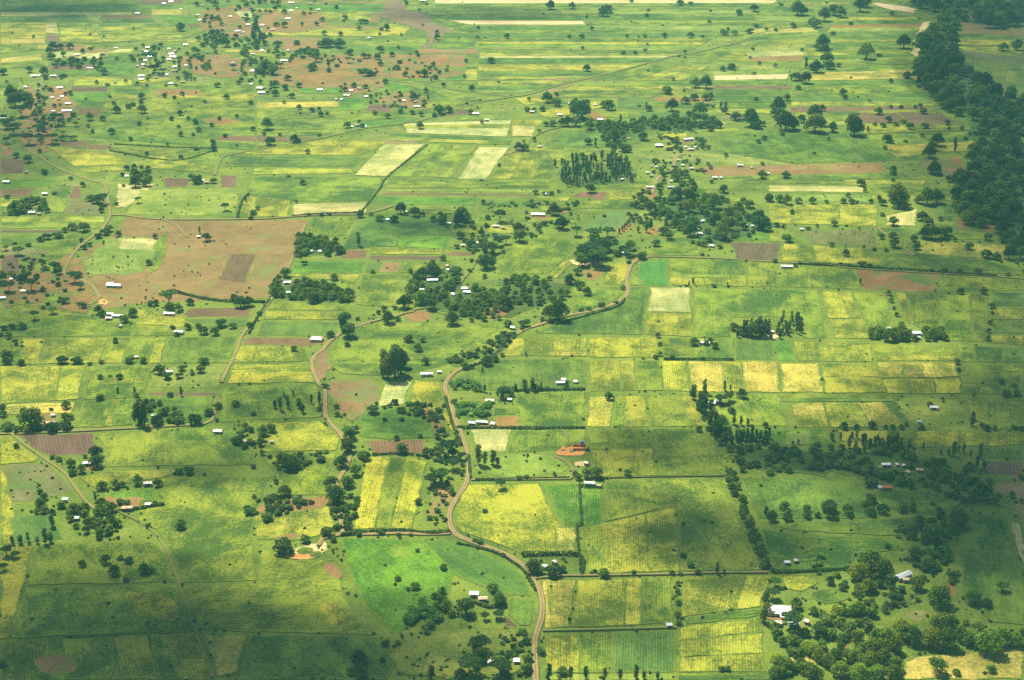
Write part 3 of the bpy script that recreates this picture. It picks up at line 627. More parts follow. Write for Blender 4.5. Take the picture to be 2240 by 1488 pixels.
HEDGES = [
 (1.6,2.2,"1267 1060 1272 1150 1262 1152 1270 1250","thin green hedge between the yellow fields right of the road"),
 (2.2,2.6,"1140 1216 1265 1217 1273 1258","green hedge around the small roadside homestead"),
 (1.6,1.6,"1040 1051 1246 1047","low hedge line above the lane right of the dirt road"),
 (2.2,2.4,"1266 1066 1318 1067","clipped dark hedge below the white roof beside the curved driveway"),
 (2.4,2.2,"1035 1318 1075 1330 1105 1318","clipped hedge curving below the farmhouse at lower centre"),
 (2.0,2.0,"1452 787 1605 788","dark green hedge line under the field with two houses"),
 (1.8,1.8,"815 996 880 994 935 1000","dark hedge between brown plots and yellow stripes"),
 (2.4,2.2,"70 938 100 942 135 940 160 936","dark hedge below the long roof at far left"),
 (2.2,2.0,"505 965 545 972 585 968","hedge below the striped roofs left of centre"),
 (2.4,2.0,"260 1120 360 1105","scrubby hedge above the footpath at lower left"),
 (2.2,2.2,"1035 800 1060 792 1090 770 1108 748","hedge along the dirt road's middle bend"),
 (2.6,2.4,"1345 555 1392 562 1412 556","dark hedge in front of the white roof by the road's top end"),
 (2.2,2.4,"975 872 988 925 1008 975","green verge hedge left of the dirt road"),
 (2.0,2.0,"1024 1000 1030 1048","green verge hedge right of the dirt road"),
 (2.0,2.2,"1215 711 1290 690 1350 672 1366 656","leafy verge above the dirt road's upper bend"),
 (2.0,2.0,"590 657 560 700 545 730","bushy verge along the brown lane left of centre"),
 (1.8,1.8,"640 474 700 469 790 466","row of little dark bushes under the straw field"),
 (2.4,2.2,"745 1172 800 1166 880 1163 940 1168 985 1165","bushy verge of the side road below the yellow stripes"),
 (2.6,2.4,"1745 578 1870 585 1940 590 2050 597 2180 605","dark verge along the lane at right"),
 (2.6,2.2,"385 640 470 658 580 662","low hedge under the bare brown field"),
 (1.8,1.4,"1000 1190 1080 1208 1130 1236 1150 1255 1170 1290","grassy verge between the teal field and the dirt road"),
 (2.4,2,"1690 1253 1740 1252 1860 1245","hedge under the maize below the leafy grove"),
 (2,1.5,"240 330 380 352 470 330","hedge line zigzagging through the fields at upper left"),
 (2,1.4,"250 316 360 322 460 326","straight dark hedge above it"),
 (2.6,2.2,"520 476 530 440 545 425","dark hedge line right of the pale field"),
 (1.8,1.4,"790 465 830 415 850 385 935 318","long boundary hedge climbing past the straw stripes"),
 (2.2,2,"1125 856 1280 853","hedge above the mid-right maize"),
 (2.2,2,"1000 937 1130 938 1280 938","dark hedge line above the straw plot"),
]
# houses: roof centre x, y, frontage, kind (g gable, l long gable, h hip, s lean-to, o open shed), roof (w white tin, g grey, u bluish, t tan, r red), note or -
HOUSES = """
168 1131 10 g w|tiny white-roofed hut lost in the trees of the shady homestead
278 1109 24 l t|long low tan-roofed house on bare earth at lower left
324 1101 13 g w|small white-roofed house right of the long tan roof
1037 1296 21 h w|white hip-roofed farmhouse in the garden at lower centre
1056 1307 21 g t|tan thatched house joined behind the white hip roof
1073 1447 13 o w|white roof on posts near the bottom edge, left one
1130 1444 14 o w|white roof on posts near the bottom edge, beside the road
1192 1237 12 g w|left white-roofed hut of the roadside homestead
1213 1227 11 g w|right white-roofed hut of the roadside homestead
1464 1366 14 s g|lone grey shed standing beside the dark hedgerow
1722 1228 13 g w|white-roofed hut half hidden by trees right of the big field
1741 1224 8 g w|tiny white hut beside the half-hidden hut
1977 1256 42 L g|long grey metal roof set diagonally among the trees
1983 1266 17 g t|tan-roofed annex tucked below the long diagonal grey roof
1704 1331 54 h w|largest white-roofed farmhouse at lower right
1700 1360 20 l w|low white outbuilding just below the largest farmhouse
1736 1362 25 l w|pale outbuilding half under the orchard trees
1766 1357 11 g w|small pale hut at the orchard's right end
298 779 10 g w|tiny white-roofed house in the square hedge at left
368 811 19 l w|white-roofed house with red yard above the maize at left
116 906 9 g w|small hut behind the long striped roof at far left
110 923 29 l t|long pale striped roof beside the big dark tree
337 907 8 g w|hut between the trees of the lane-side grove
476 941 19 l w|white-roofed house alone at the lane's right end
544 963 22 l t|right striped roof of the hedged pair left of centre
514 961 16 g g|left grey roof of the hedged pair left of centre
190 1011 17 g w|white-roofed house in front of round trees right of the dark plot
323 1055 18 g w|white-roofed house between two round trees at lower left
142 1091 12 s w|white-roofed hut at the end of the diagonal lane
692 738 28 h w|big white hip-roofed house above the dark ploughed strip
575 934 7 g w|tiny white hut in the shaded trees left of the track
594 964 6 g t|tiny tan hut just below the shaded trees
933 816 27 l w|long white-roofed house right of the tall dark clump
961 811 6 g w|tiny hut right of the long white roof
1071 874 19 g w|white-roofed house above the bright banana plot
1115 872 10 g w|small white-roofed house right of the banana-plot house
1032 923 15 g w|white-roofed hut below the bright banana plot
1054 921 25 l u|low bluish roof below the bright banana plot
1079 925 7 g w|tiny hut beside the brown square below the bananas
1541 748 24 l w|white striped roof of the farm in the dark green square
1226 835 20 l w|wide white roof of the homestead on the lane of slim trees
1234 829 11 g w|smaller roof behind the wide white one
1260 833 9 g w|small white house at the homestead's right end
1557 880 16 g w|left white-roofed hut beside the hedgerow bend
1571 876 17 g w|right white-roofed hut beside the hedgerow bend
1283 1011 11 g w|white hut right of the sandy patch
1290 1055 24 l w|long white roof in front of the dark grove by the driveway
1310 1060 6 g t|tiny tan hut right of the driveway's long roof
2043 889 18 l w|twin white sheds in the open pasture at right
2011 920 6 g u|tiny bluish shelter near the row of round trees
1940 1064 22 l r|red-roofed house with one white end under the long grove
1938 1014 20 l w|long pale roof hidden in the long grove
1962 1014 8 g w|white hut right of the grove's hidden roof
1977 1016 8 g w|last white hut of the three in the grove
1986 1031 8 g t|cream hut in the lower grove
2012 1026 16 g t|pale brown roof at the grove's right side
14 396 16 g w|white-roofed house at the left edge beside the green strip
57 375 8 g g|grey hut above the green strip at far left
98 422 11 g w|white-roofed hut below the green strip
70 463 13 g w|white roof in front of the dark grove at far left
85 466 8 g t|tan hut right of the grove-side roof
277 384 8 g w|white hut in the grove above the straw field
442 393 10 g w|cream house between two dark ploughed plots
452 397 12 g t|tan annex between two dark ploughed plots
434 516 8 g w|tiny white hut beside the lone tree on bare brown ground
249 622 33 l u|long bluish barn in the bare brown field
241 618 14 l w|low white wall roof behind the long barn
24 609 7 g w|tiny white hut in the scrub at left
51 635 12 g w|white hut on the eroded ground at left
5 650 14 g w|white house cut by the left edge
241 685 16 g w|rear white roof of the compound between dark trees
257 689 23 l w|right white roof of the compound between dark trees
238 694 14 g w|front white roof of the compound between dark trees
263 711 7 g w|tiny hut standing below the compound
370 684 24 l w|long white roof below the brown field, with a porch
397 674 8 g w|small white hut behind the porch house
391 724 20 g w|white-roofed house above the dark green maize
887 462 8 g w|small white house in trees above the dark maize
848 479 7 g w|tiny white hut by the round bush
981 487 12 g g|grey roof under the biggest dark tree
1085 493 15 l w|left roof of the farm right of the big dark tree
1101 497 10 g t|right tan roof of the farm right of the big dark tree
1043 530 17 g w|striped white roof above the bushy slope
1012 535 10 g w|smaller roof left of the striped white roof
681 548 5 g w|left speck of a hut inside the square grove
700 548 6 g w|right speck of a hut inside the square grove
979 580 8 g t|little tan roof behind the white pair in the trees
985 588 15 g w|white roof below the dark ploughed strip
946 611 24 l w|long flat white roof in front of dark trees
1016 629 15 h w|bright hip roof at the top of the wooded homesteads
1021 637 16 l w|long roof just below the bright hip roof
923 632 10 g g|dull grey roof among the homestead trees
992 642 6 g w|tiny hut left of the twin roofs
628 616 16 l w|white roof at the edge of the large grove
631 638 5 g w|white speck of a hut inside the large grove
1122 715 10 g w|small white hut on the dirt road beside the yellow plot
1193 423 6 g w|tiny hut in the dark bushes left of the plantation
1360 391 11 g w|white roof at the plantation's right edge
1425 383 9 g w|white hut above the long roof of the small hamlet
1422 408 17 l w|long white roof beside the reddish yard
1468 395 6 g w|white speck beside a round tree in the hamlet
1467 408 15 l g|grey and white roof between the hamlet trees
1564 387 11 l w|long low white roof at the start of the open fields
1577 387 5 g w|tiny hut beside the long low roof
1177 467 29 l w|long white roof below the banana row
1592 454 11 h w|bright round-looking hip roof in the wooded hamlet
1536 482 12 g w|white roof in the middle of the wooded hamlet
1628 492 15 g w|left white roof at the hamlet's right end
1647 493 10 g w|right white roof at the hamlet's right end
1530 509 13 g w|lower white roof of the wooded hamlet
1525 500 9 g w|upper small roof above the lower white one
1558 536 10 g w|white roof left of the dark ploughed square
1516 452 8 g w|white hut behind the round tree of the hamlet
1366 551 17 l w|white roof near the flat acacias and the road's end
1754 500 9 g w|small white-roofed hut above the brown plot at right
1721 581 26 l w|long white roof below the dark ploughed square
1936 725 20 l w|left house of the three at right
1944 716 7 g g|grey hut behind the left house of the three
1965 729 8 g w|small hut between the houses at right
1938 740 9 g w|lower hut under the left house at right
2006 726 20 h w|right house of the three at right
2007 736 14 l g|grey roof just under the right house
1689 724 6 g w|white hut inside the square grove
301 28 11 g w|- 
374 3 10 g w|-
359 7 8 g w|-
443 11 6 g w|-
396 19 6 g w|-
432 32 10 g w|-
437 43 7 g w|-
504 35 7 g w|-
543 53 8 g w|-
520 67 12 g w|-
531 70 9 g w|-
406 97 10 l w|-
254 104 8 g w|-
323 103 9 l g|-
311 110 7 g w|-
320 112 8 g w|-
370 106 6 g w|-
383 111 9 g t|-
375 117 11 g w|-
378 123 14 g w|-
370 129 8 g w|-
327 123 10 g w|-
318 131 7 g w|-
300 143 9 g w|-
314 140 9 g w|-
313 147 8 g t|-
383 145 8 g w|-
407 142 7 g w|-
380 154 6 g w|-
365 162 6 g w|-
168 119 10 g w|-
197 148 14 l g|-
74 165 13 l w|-
86 164 5 g w|-
116 165 14 l w|-
56 189 10 h w|-
131 191 12 l w|-
115 212 8 g w|-
136 210 6 g w|-
128 216 8 g t|-
149 225 13 g w|-
146 241 21 l w|-
131 246 10 g t|-
117 242 9 g w|-
5 257 12 l w|-
66 295 17 L g|-
110 291 7 g t|-
507 137 13 g w|-
553 117 9 g w|-
553 154 14 h w|-
550 183 6 g w|-
309 165 13 l w|-
308 172 10 g w|-
341 169 8 g t|-
374 181 12 h w|-
400 178 11 l t|-
637 5 13 l w|-
679 7 9 l t|-
650 17 5 g w|-
659 19 5 g w|-
637 23 8 g w|-
696 20 9 g w|-
630 40 12 l w|-
614 41 6 g t|-
575 54 11 g w|-
596 64 11 L w|-
571 65 5 g w|-
630 109 5 g w|-
573 109 8 g w|-
621 132 15 l w|-
808 82 9 g w|-
568 191 16 h w|-
579 190 8 g t|-
572 201 14 g w|-
700 195 12 g w|-
768 197 8 g w|-
785 192 10 h t|-
758 207 13 l w|-
801 210 8 g w|-
736 216 6 g w|-
748 216 6 g w|-
884 219 6 g w|-
908 221 11 g t|-
912 232 15 l w|-
782 272 12 g t|-
769 276 7 g w|-
799 275 4 g w|-
1041 247 14 g w|-
1065 261 9 l w|-
785 182 6 g t|-
925 1 13 l w|-
1245 225 7 g w|-
1301 228 7 g w|-
1164 243 11 l w|-
1225 249 12 h w|-
1313 260 13 g w|-
1219 267 5 g w|-
1375 302 8 g r|-
1180 319 9 g w|-
1141 326 7 g w|-
1442 316 18 h w|-
1505 303 23 L w|-
1511 325 14 l w|-
1522 321 6 g w|-
1500 320 6 g w|-
1475 331 5 g t|-
1483 349 7 g w|-
1436 364 7 g w|-
1425 362 4 g w|-
1494 360 7 g w|-
1513 367 11 l w|-
1417 376 8 g w|-
1619 360 14 l w|-
1644 365 5 g w|-
1355 328 6 g t|-
1682 378 7 g w|-
"""
# names for places, used to say which tree or house is meant
PLACES = [
 (60,480,"the dark grove at the far left"),(110,600,"the eroded red ground at left"),(60,300,"the left village's acacias"),
 (145,245,"the long roof of the left village"),(110,170,"the left village street's top end"),(170,120,"the tan plots at upper left"),
 (60,80,"the far fields in the top left corner"),(260,80,"the wide far field at upper left"),(330,130,"the upper-left village's west side"),
 (385,150,"the upper-left village's east side"),(350,20,"the hamlet at the top left edge"),(440,35,"the brown clearing near the top"),
 (530,65,"the top village's lower rows"),(640,20,"the top village's right end"),(540,140,"the village below the top one"),
 (600,195,"the farm left of the red ground"),(640,130,"the bare red ground's left end"),(740,100,"the pair of big far round trees"),
 (860,70,"the far yellow strip beside the mud bed"),(900,150,"the red ground below the mud bed"),(780,200,"the small farms at upper centre"),
 (910,230,"the three farms right of them"),(700,240,"the line of slim trees at upper left centre"),(790,275,"the farm on the long diagonal track"),
 (1040,250,"the blue-white roof on the diagonal track"),(1100,150,"the pale strips at upper centre"),(1000,30,"the far strips at the top"),
 (1200,60,"the bright straw strip at the top"),(1340,90,"the far fields right of the straw strip"),(1500,60,"the far fields at top right centre"),
 (1640,40,"the far tree-dotted corner left of the river wood"),(1600,150,"the fields beyond the diagonal track"),(1440,180,"the round trees above the broad grove"),
 (1250,240,"the big dark clump at upper centre"),(1380,290,"the red-roofed hut"),(1480,310,"the twin farmhouses below the banana patch"),
 (1570,230,"the tan patch above the broad grove"),(1500,360,"the small hamlet right of the plantation"),(1160,315,"the two huts above the yellow stripes"),
 (1620,300,"the diagonal-striped field at upper right"),(1700,260,"the line of big round trees at upper right"),(1800,130,"the big tree line climbing to the top right"),
 (1900,60,"the far striped fields at top right"),(1850,200,"the banded fields right of the tree line"),(1960,270,"the brown plots below the banded fields"),
 (2040,330,"the tall tree at the wood's left edge"),(2180,100,"the tan pasture at top right"),(2000,430,"the pair of giant round trees at right"),
 (1760,430,"the tree row in the pale fields at right"),(2040,500,"the dark trees above the ochre strip"),(2200,540,"the ochre strip at the right edge"),
 (1840,500,"the brown plot at right"),(1640,370,"the reddish strip with the long low roof"),(1560,460,"the wooded hamlet right of centre"),
 (1430,440,"the yard left of the wooded hamlet"),(1280,380,"the dense plantation"),(1180,460,"the long roof below the banana row"),
 (1060,500,"the farm right of the big dark tree"),(980,480,"the biggest dark tree above the green squares"),(870,470,"the homestead on the straw field's corner"),
 (690,540,"the square grove"),(820,590,"the little plots below the dark strip"),(960,600,"the long flat white roof"),
 (1020,640,"the twin roofs in the trees"),(1330,560,"the flat-topped acacias at the road's end"),(1230,680,"the solitary dark tree above the road"),
 (1060,570,"the bushy slope"),(1440,600,"the smooth emerald plot"),(1560,560,"the field left of the ploughed square"),
 (1700,590,"the long roof below the ploughed square"),(1900,610,"the reddish plot at right"),(2120,640,"the two conical trees at right"),
 (1960,700,"the three houses at right"),(2170,700,"the tree line near the right edge"),(1680,720,"the square grove in the yellow fields"),
 (1540,750,"the white farm in the green square"),(1240,830,"the lane of slim trees"),(1090,875,"the banana-plot house"),
 (1040,800,"the road's middle bend"),(870,790,"the tall dark clump in the maize"),(690,740,"the big hip-roofed house"),
 (680,640,"the large grove below the green plots"),(440,520,"the lone hut on bare brown ground"),(300,560,"the straw patch in the bare field"),
 (250,630,"the long bluish barn"),(250,690,"the compound between dark trees"),(390,680,"the porch house below the brown field"),
 (420,720,"the row of trees in the teal strip"),(30,700,"the left-edge trees below the scrub"),(30,780,"the left-edge trees above the yellow maize"),
 (230,820,"the small trees in the left maize"),(310,780,"the square-hedged house"),(370,810,"the red-yard house at left"),
 (60,910,"the big dark tree at far left"),(340,910,"the lane-side grove"),(480,880,"the trees at the lane's end"),
 (560,950,"the hedged pair of striped roofs"),(640,890,"the shaded slim trees in the maize"),(760,950,"the dark bushes on the track"),
 (870,930,"the brown gridded plots"),(960,960,"the scrub left of the road"),(1010,880,"the bright banana plot"),
 (1060,1000,"the straw plot right of the road"),(1300,1050,"the dark grove by the driveway"),(1330,870,"the lone dark conical tree on the ochre plot"),
 (1560,880,"the pair of white huts by the hedgerow"),(1620,870,"the round tree right of the white huts"),(1880,920,"the row of round trees in the pasture edge"),
 (2050,880,"the twin white sheds"),(2180,840,"the dark trees at the right edge"),(2150,930,"the tree row at the right edge"),
 (1960,1030,"the long grove's hidden farm"),(1620,1000,"the leafy grove's left end"),(2120,1090,"the scrubby trees at lower right edge"),
 (1760,1110,"the tree row under the dark maize"),(1920,1100,"the right half of the tree row"),(1540,1140,"the three trees in the cloud shadow"),
 (1640,1150,"the dark hedgerow between the big fields"),(1740,1220,"the half-hidden huts"),(1900,1230,"the huge dark tree clump at lower right"),
 (1980,1260,"the long diagonal grey roof"),(2050,1290,"the big round tree below the grey roof"),(2140,1310,"the two round trees in the dark maize"),
 (2060,1190,"the bushes at the maize field's corner"),(2190,1300,"the right-hand dark maize"),(1720,1340,"the largest white farmhouse"),
 (1830,1350,"the middle of the orchard"),(1960,1370,"the orchard's right half"),(2130,1390,"the wooded bank above the tan field"),
 (2060,1450,"the tan field at the bottom right"),(1800,1450,"the bottom of the orchard"),(1590,1460,"the striped maize at the bottom"),
 (1480,1300,"the tree line splitting the lower maize"),(1330,1240,"the trees above the lower lane"),(1200,1240,"the roadside homestead"),
 (1300,1480,"the treetops along the bottom edge"),(1150,1400,"the road's lower left verge"),(1080,1440,"the two post-roofed huts"),
 (1050,1300,"the white hip-roofed farmhouse"),(900,1260,"the vivid green field"),(940,1350,"the dark banana grove"),
 (780,1470,"the shaded trees at the bottom"),(640,1200,"the sandy quarry"),(640,1100,"the upper quarry ground"),
 (750,1080,"the trees lining the sunken track"),(640,1010,"the acacia clump in the mid-left field"),(390,1130,"the single dark tree beside the footpath"),
 (300,1230,"the tree clump in the dark lower-left maize"),(200,1130,"the shady homestead"),(60,1180,"the tree row under the teal plot"),
 (20,1220,"the pale bushes on the left edge"),(100,1080,"the trees on the greenish-brown plot"),(200,1020,"the white house right of the dark plot"),
 (280,1060,"the round trees along the green strip"),(960,1150,"the bushes beside the road junction"),(430,1020,"the bushes in the shaded mid-left maize"),
 (460,270,"the scattered trees in the upper-left meadow"),(300,250,"the tree pairs left of the meadow"),(390,330,"the zigzag hedge"),
 (560,290,"the dark plot's bushy trees"),(440,390,"the houses between dark plots"),(290,390,"the grove above the straw patch"),
 (210,440,"the trees at the red crossroads"),(480,460,"the pale field's right end"),(660,400,"the dark bush in the broad pale field"),
 (1900,960,"the thin trees above the long grove"),(940,820,"the long white-roofed house"),(600,480,"the bare field's top edge"),
]
# cloud shadows, with unseen clouds added to darken the right edge and corners: ground spot, reach across and along in metres, thickness factor
CLOUDS = [
 (500,1005,36,20,1.6),(430,1030,26,14,.6),(235,1262,64,24,1.4),(115,1335,66,20,1.3),(300,1350,40,12,.8),(330,1410,50,16,1.1),(690,1440,66,36,2.0),(560,1425,50,26,.9),(210,1450,90,20,1.5),(50,1470,60,28,1.4),
 (930,490,36,30,1.5),(600,880,38,26,1.5),(1350,975,36,16,1.5),(1480,990,50,22,1.0),(1565,1178,36,38,1.7),(1400,1130,30,30,.45),(1440,1190,24,20,.5),
 (1360,1340,34,26,.5),(860,1030,14,16,.8),(900,930,22,18,.6),(2160,1020,80,90,1.2),(2060,1060,60,40,.6),(2190,1200,45,70,.5),(2120,1340,40,40,.35),
 (2220,870,50,60,.4),(2210,720,50,80,.45),(2190,400,90,220,.6),(2200,200,90,260,.6),(2140,60,130,240,.6),(2230,560,60,110,.5),(60,5,150,200,.5),(120,24,100,40,.6),
 (1680,1210,30,20,.6),(1900,1180,50,24,.3),(2090,1180,40,30,.25),(1040,32,120,50,.7),(900,1400,50,16,.5),(330,1050,30,12,.25),(2000,620,50,40,.35),(1950,560,60,60,.3),
 (0,700,40,120,.35),(20,330,60,160,.4),(640,1240,30,14,.25),(1240,1210,14,12,.4),(420,1330,40,20,.45),(1700,985,36,18,.5),
]

# ------------------------------------------------------------ helpers
rng = random.Random(7)
def link(o, parent=None):
    COL.objects.link(o)
    if parent: o.parent = parent
    return o
def mesh_obj(name, me, parent=None):
    return link(bpy.data.objects.new(name, me), parent)
def tag(o, label=None, cat=None, group=None, kind=None):
    if label: o['label'] = label
    if cat: o['category'] = cat
    if group: o['group'] = group
    if kind: o['kind'] = kind
    return o
class N:
    """small node-graph writer"""
    def __init__(s, name, rough=.9):
        s.m = bpy.data.materials.new(name); s.m.use_nodes = True; s.t = s.m.node_tree; s.t.nodes.clear()
        s.out = s.n("ShaderNodeOutputMaterial")
        s.p = s.n("ShaderNodeBsdfPrincipled"); s.p.inputs['Roughness'].default_value = rough
        s.p.inputs['Specular IOR Level'].default_value = .15
        s.l(s.p.outputs[0], s.out.inputs[0])
    def n(s, k, **kw):
        x = s.t.nodes.new(k)
        for a, b in kw.items(): setattr(x, a, b)
        return x
    def l(s, a, b): s.t.links.new(a, b)
    def val(s, inp, v):
        if hasattr(v, 'links') or hasattr(v, 'is_output'): s.l(v, inp)
        else: inp.default_value = v
    def math(s, op, a, b=0.0, c=0.0, clamp=False):
        x = s.n("ShaderNodeMath", operation=op); x.use_clamp = clamp
        s.val(x.inputs[0], a); s.val(x.inputs[1], b); s.val(x.inputs[2], c); return x.outputs[0]
    def mix(s, f, a, b, mode='MIX'):
        x = s.n("ShaderNodeMix", data_type='RGBA', blend_type=mode)
        s.val(x.inputs[0], f)
        for i, c in ((6, a), (7, b)):
            if isinstance(c, (tuple, list)): x.inputs[i].default_value = (*c[:3], 1)
            else: s.l(c, x.inputs[i])
        return x.outputs[2]
    def noise(s, vec, scale, detail=2, rough=.55, dist=0):
        x = s.n("ShaderNodeTexNoise"); x.inputs['Scale'].default_value = scale
        x.inputs['Detail'].default_value = detail; x.inputs['Roughness'].default_value = rough
        x.inputs['Distortion'].default_value = dist
        if vec is not None: s.l(vec, x.inputs['Vector'])
        return x.outputs['Fac']
    def step(s, v, a, b):
        x = s.n("ShaderNodeMapRange", interpolation_type='SMOOTHSTEP'); s.val(x.inputs[0], v)
        x.inputs[1].default_value = a; x.inputs[2].default_value = b; return x.outputs[0]
    def scaled(s, vec, sc):
        x = s.n("ShaderNodeVectorMath", operation='MULTIPLY'); s.l(vec, x.inputs[0]); x.inputs[1].default_value = sc; return x.outputs[0]
    def add(s, a, b):
        x = s.n("ShaderNodeVectorMath", operation='ADD'); s.l(a, x.inputs[0]); s.l(b, x.inputs[1]); return x.outputs[0]
    def bump(s, h, strength, dist):
        x = s.n("ShaderNodeBump"); x.inputs['Strength'].default_value = strength; x.inputs['Distance'].default_value = dist
        s.l(h, x.inputs['Height']); s.l(x.outputs[0], s.p.inputs['Normal'])

def crop_material(name, dark, light, bias, grain=1.0, rows=.35, patch=.5, rowgap=1.7, third=None, bump=.5):
    """dark/light: the two plant tones; patches of ripeness, streaks along the rows, plant-sized grain"""
    g = N(name)
    pos = g.n("ShaderNodeNewGeometry").outputs['Position']
    info = g.n("ShaderNodeObjectInfo")
    off = g.n("ShaderNodeCombineXYZ"); g.l(g.math('MULTIPLY', info.outputs['Random'], 900.), off.inputs[0]); g.l(g.math('MULTIPLY', info.outputs['Random'], 370.), off.inputs[1])
    p = g.add(pos, off.outputs[0])
    uv = g.n("ShaderNodeUVMap").outputs[0]
    big = g.noise(p, .014, 3, .55, .6)
    mid = g.noise(pos, .045, 4, .65, .6)
    fine = g.noise(pos, .42, 3, .65)
    grn = g.noise(pos, 1.1, 2, .7)
    streak = g.noise(g.scaled(uv, (.55, .035, 1)), 1.0, 3, .6)
    streak2 = g.noise(g.scaled(uv, (.09, .012, 1)), 1.0, 2, .5)
    row = g.n("ShaderNodeTexWave", wave_type='BANDS', bands_direction='X', wave_profile='SIN')
    g.l(uv, row.inputs['Vector']); row.inputs['Scale'].default_value = 1 / rowgap * .314
    row.inputs['Distortion'].default_value = .6; row.inputs['Detail'].default_value = 1; row.inputs['Detail Scale'].default_value = 1.5
    f = g.math('MULTIPLY', g.math('SUBTRACT', big, .5), patch * 3.2)
    f = g.math('ADD', f, g.math('MULTIPLY', g.math('SUBTRACT', mid, .5), patch * 3.0))
    f = g.math('ADD', f, g.math('MULTIPLY', g.math('SUBTRACT', fine, .5), grain * 1.7))
    f = g.math('ADD', f, g.math('MULTIPLY', g.math('SUBTRACT', grn, .5), grain * 1.5))
    f = g.math('ADD', f, g.math('MULTIPLY', g.math('SUBTRACT', streak, .5), rows * 3.6))
    f = g.math('ADD', f, g.math('MULTIPLY', g.math('SUBTRACT', streak2, .5), rows * 3.4))
    f = g.math('ADD', f, g.math('MULTIPLY', g.math('SUBTRACT', row.outputs['Fac'], .5), rows * 1.1))
    ve = g.n("ShaderNodeTexVoronoi"); ve.feature = 'DISTANCE_TO_EDGE'; ve.inputs['Scale'].default_value = .022
    wv = g.n("ShaderNodeVectorMath", operation='ADD'); g.l(pos, wv.inputs[0])
    nz = g.n("ShaderNodeTexNoise"); nz.inputs['Scale'].default_value = .05; g.l(pos, nz.inputs['Vector']); g.l(g.scaled(nz.outputs['Color'], (40, 40, 0)), wv.inputs[1]); g.l(wv.outputs[0], ve.inputs['Vector'])
    path = g.math('MULTIPLY', g.step(ve.outputs['Distance'], .022, .004), g.step(big, .45, .6))
    f = g.math('SUBTRACT', f, g.math('MULTIPLY', path, .38))
    f = g.math('ADD', f, bias, clamp=True)
    c = g.mix(f, dark, light)
    if third:
        t = g.math('ADD', g.noise(p, .035, 3, .6, .5), g.math('MULTIPLY', g.math('SUBTRACT', grn, .5), .5))
        c = g.mix(g.step(t, third[1], third[1] + .16), c, third[0])
    c = g.mix(1.0, c, info.outputs['Color'], 'MULTIPLY')
    ed = g.n("ShaderNodeAttribute"); ed.attribute_name = 'edge'
    em = g.math('ADD', ed.outputs['Fac'], g.math('MULTIPLY', g.math('SUBTRACT', fine, .5), 1.5))
    em = g.math('ADD', em, g.math('MULTIPLY', g.math('SUBTRACT', mid, .5), 1.2))
    c = g.mix(g.step(em, .05, .55), g.mix(grn, (.050, .100, .010), (.20, .26, .028)), c)
    g.l(c, g.p.inputs['Base Color'])
    h = g.math('ADD', g.math('ADD', fine, grn), g.math('MULTIPLY', row.outputs['Fac'], rows * 1.2))
    g.bump(h, bump, 1.4)
    return g.m
def soil_material(name, a, b, rows=.1, rough=1.0, green=.62, gcol=(.13, .17, .045), bump=.5):
    return crop_material(name, a, b, .45, .8, rows, .45, 2.4, (gcol, green), bump)

CROP = {
 'm': crop_material('maize_green', (.046, .100, .008), (.235, .29, .022), .44, 1.1, .24, .9),
 'g': crop_material('maize_deep_green', (.036, .088, .009), (.15, .235, .022), .44, 1., .26, .8),
 'y': crop_material('maize_turning', (.076, .122, .008), (.37, .365, .032), .46, 1.2, .24, .95),
 'Y': crop_material('maize_yellow', (.10, .15, .008), (.46, .425, .036), .53, 1.2, .30, .8),
 'O': crop_material('maize_dry', (.12, .155, .014), (.51, .42, .070), .49, 1.2, .22, .75),
 'o': crop_material('dry_stalks', (.17, .19, .025), (.52, .42, .08), .47, 1.1, .22, .6),
 's': crop_material('straw_stubble', (.20, .25, .06), (.56, .50, .17), .52, .9, .25, .6, third=((.17, .24, .05), .56)),
 'S': crop_material('pale_sand', (.42, .32, .14), (.70, .56, .30), .5, .7, .1, .4),
 'p': crop_material('pasture', (.095, .165, .018), (.29, .33, .05), .46, .8, .1, .6, third=((.30, .21, .08), .68)),
 'v': crop_material('bean_plants', (.042, .12, .008), (.15, .285, .018), .44, 1.1, .30, .8, third=((.23, .29, .03), .60)),
 'w': crop_material('young_wheat', (.035, .135, .018), (.095, .235, .034), .45, .25, .3, .35, bump=.2),
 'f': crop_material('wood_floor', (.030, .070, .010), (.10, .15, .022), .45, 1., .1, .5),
 't': crop_material('vegetable_plants', (.042, .105, .015), (.135, .225, .030), .45, .8, .3, .5, third=((.17, .13, .07), .7)),
 'T': crop_material('cabbage_plants', (.050, .120, .022), (.14, .235, .045), .5, .6, .2, .3, bump=.25),
 'k': crop_material('weedy_fallow', (.10, .12, .03), (.23, .21, .07), .45, .8, .3, .5, third=((.09, .17, .03), .55)),
 'b': soil_material('ploughed_earth', (.11, .072, .032), (.20, .13, .06), .45, green=.72, gcol=(.11, .14, .04)),
 'd': soil_material('dark_ploughed_earth', (.095, .065, .032), (.16, .11, .055), .5, green=.74, gcol=(.11, .12, .03)),
 'r': soil_material('bare_earth', (.165, .104, .028), (.315, .205, .062), .12, green=.55, gcol=(.19, .21, .045)),
 'q': soil_material('red_earth', (.175, .100, .028), (.335, .200, .064), .08, green=.50, gcol=(.10, .17, .03)),
 'R': soil_material('weedy_earth', (.17, .105, .035), (.32, .21, .08), .12, green=.46, gcol=(.16, .20, .04)),
 'n': soil_material('mud_bed', (.16, .11, .06), (.25, .18, .10), .05, green=.66, gcol=(.20, .20, .09)),
 'x': soil_material('orange_clay', (.50, .20, .06), (.80, .40, .14), .0, green=.8),
}
